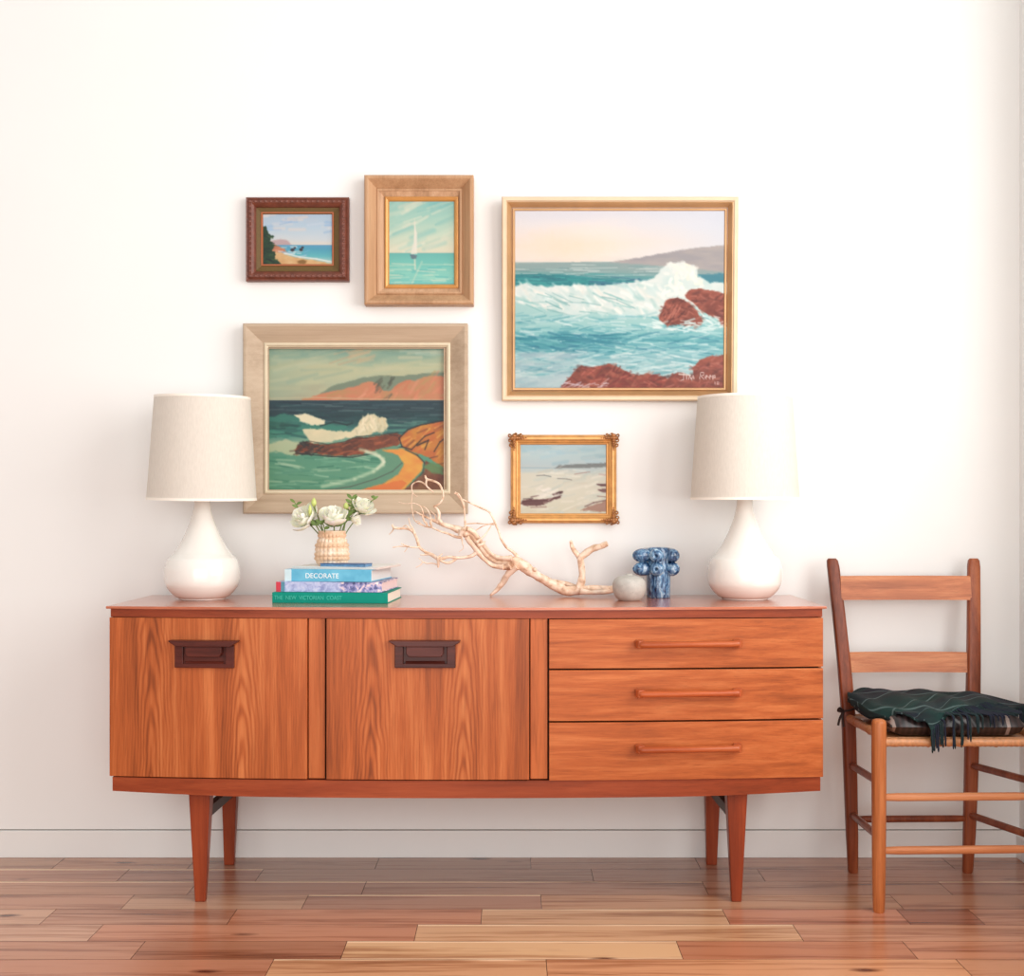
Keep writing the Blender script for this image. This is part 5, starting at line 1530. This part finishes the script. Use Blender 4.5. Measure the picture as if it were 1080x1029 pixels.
for k in range(NS):
    v = .02 + .97 * (k / (NS - 1)) ** .8
    p = surf(1.0, v) + Vector((0, 0, -.001))
    front = max(0, (v - .78) / .22)
    dirx = Vector((.50 * (1 - front) + .10 + rg.uniform(-.18, .18), -.86 + .35 * front + rg.uniform(-.15, .1), 0)).normalized()
    L = (rg.uniform(.058, .076) if v > .9 else rg.uniform(.10, .125) if v > .45 else rg.uniform(.08, .10)); n = 14; pts = []; q = p - dirx * .006; vel = 0
    for s_ in range(n + 1):
        pts.append((q.copy(), (.0025 + (.0007 if s_ % 3 == 1 else 0))))
        step = L / n
        on = (cx0 < q.x < cx1 - .006 and q.y > 3.018 and q.z > cz1 - .01)
        if on:
            q = q + dirx * step; q.z = max(cz1 + .0035, q.z - step * .45)
        else:
            vel = min(1, vel + .34)
            q = q + dirx * step * (1 - vel) * .8 + Vector((rg.uniform(-.05, .12) * step, 0, -step * vel))
            if q.x < cx1 and q.y < 3.03: q.y = min(q.y, 3.0125)
    pts[-1] = (pts[-1][0], .0012); pts[-2] = (pts[-2][0], .0026)
    bm = BM(); tube(bm, pts, n=6)
    build('tassel', bm, M_frn if rg.random() < .45 else M_fr, bl, smooth=True, angle=80)
# ------------------------------------------------------------------ camera and light
cam = bpy.data.cameras.new('camera')
cam.sensor_width = 36.0; cam.sensor_fit = 'HORIZONTAL'
cam.lens = F / 1080 * 36.0
cam.shift_y = (HY - 514.5) / 1080.0
cam.clip_start = .05
co = bpy.data.objects.new('camera', cam); COL.objects.link(co)
co.location = (0, 0, CH); co.rotation_euler = (PI / 2, 0, 0)
S.camera = co

w = bpy.data.worlds.new('daylight'); S.world = w; w.use_nodes = True
bg = w.node_tree.nodes['Background']
bg.inputs[0].default_value = (1.0, .985, .97, 1); bg.inputs[1].default_value = SKY

def area(name, loc, tgt, sx, sy, power, col=(1, 1, 1)):
    L = bpy.data.lights.new(name, 'AREA'); L.shape = 'RECTANGLE'; L.size = sx; L.size_y = sy
    L.energy = power; L.color = col
    o = bpy.data.objects.new(name, L); COL.objects.link(o)
    o.location = loc
    d = Vector(tgt) - Vector(loc)
    o.rotation_euler = d.to_track_quat('-Z', 'Y').to_euler()
    return o
area('window_daylight', (WX + .10, (WY0 + WY1) / 2, (WZ0 + WZ1) / 2), (WX - 1, (WY0 + WY1) / 2, (WZ0 + WZ1) / 2), WZ1 - WZ0, WY1 - WY0, KEY, (1, .985, .965))
area('front_fill_light', (.2, -2.4, 1.35), (.1, 3.5, 1.0), 4.6, 2.5, FRONT, (1, .99, .98))  # added fill behind the camera to brighten the lower wall; no window modelled

S.view_settings.view_transform = 'Standard'
try: S.view_settings.look = 'None'
except Exception: pass
S.view_settings.gamma = 1.0
S.view_settings.use_curve_mapping = False
S.view_settings.exposure = EXPO
S.cycles.use_denoising = True
S.cycles.max_bounces = 8
S.cycles.caustics_reflective = False
S.cycles.caustics_refractive = False
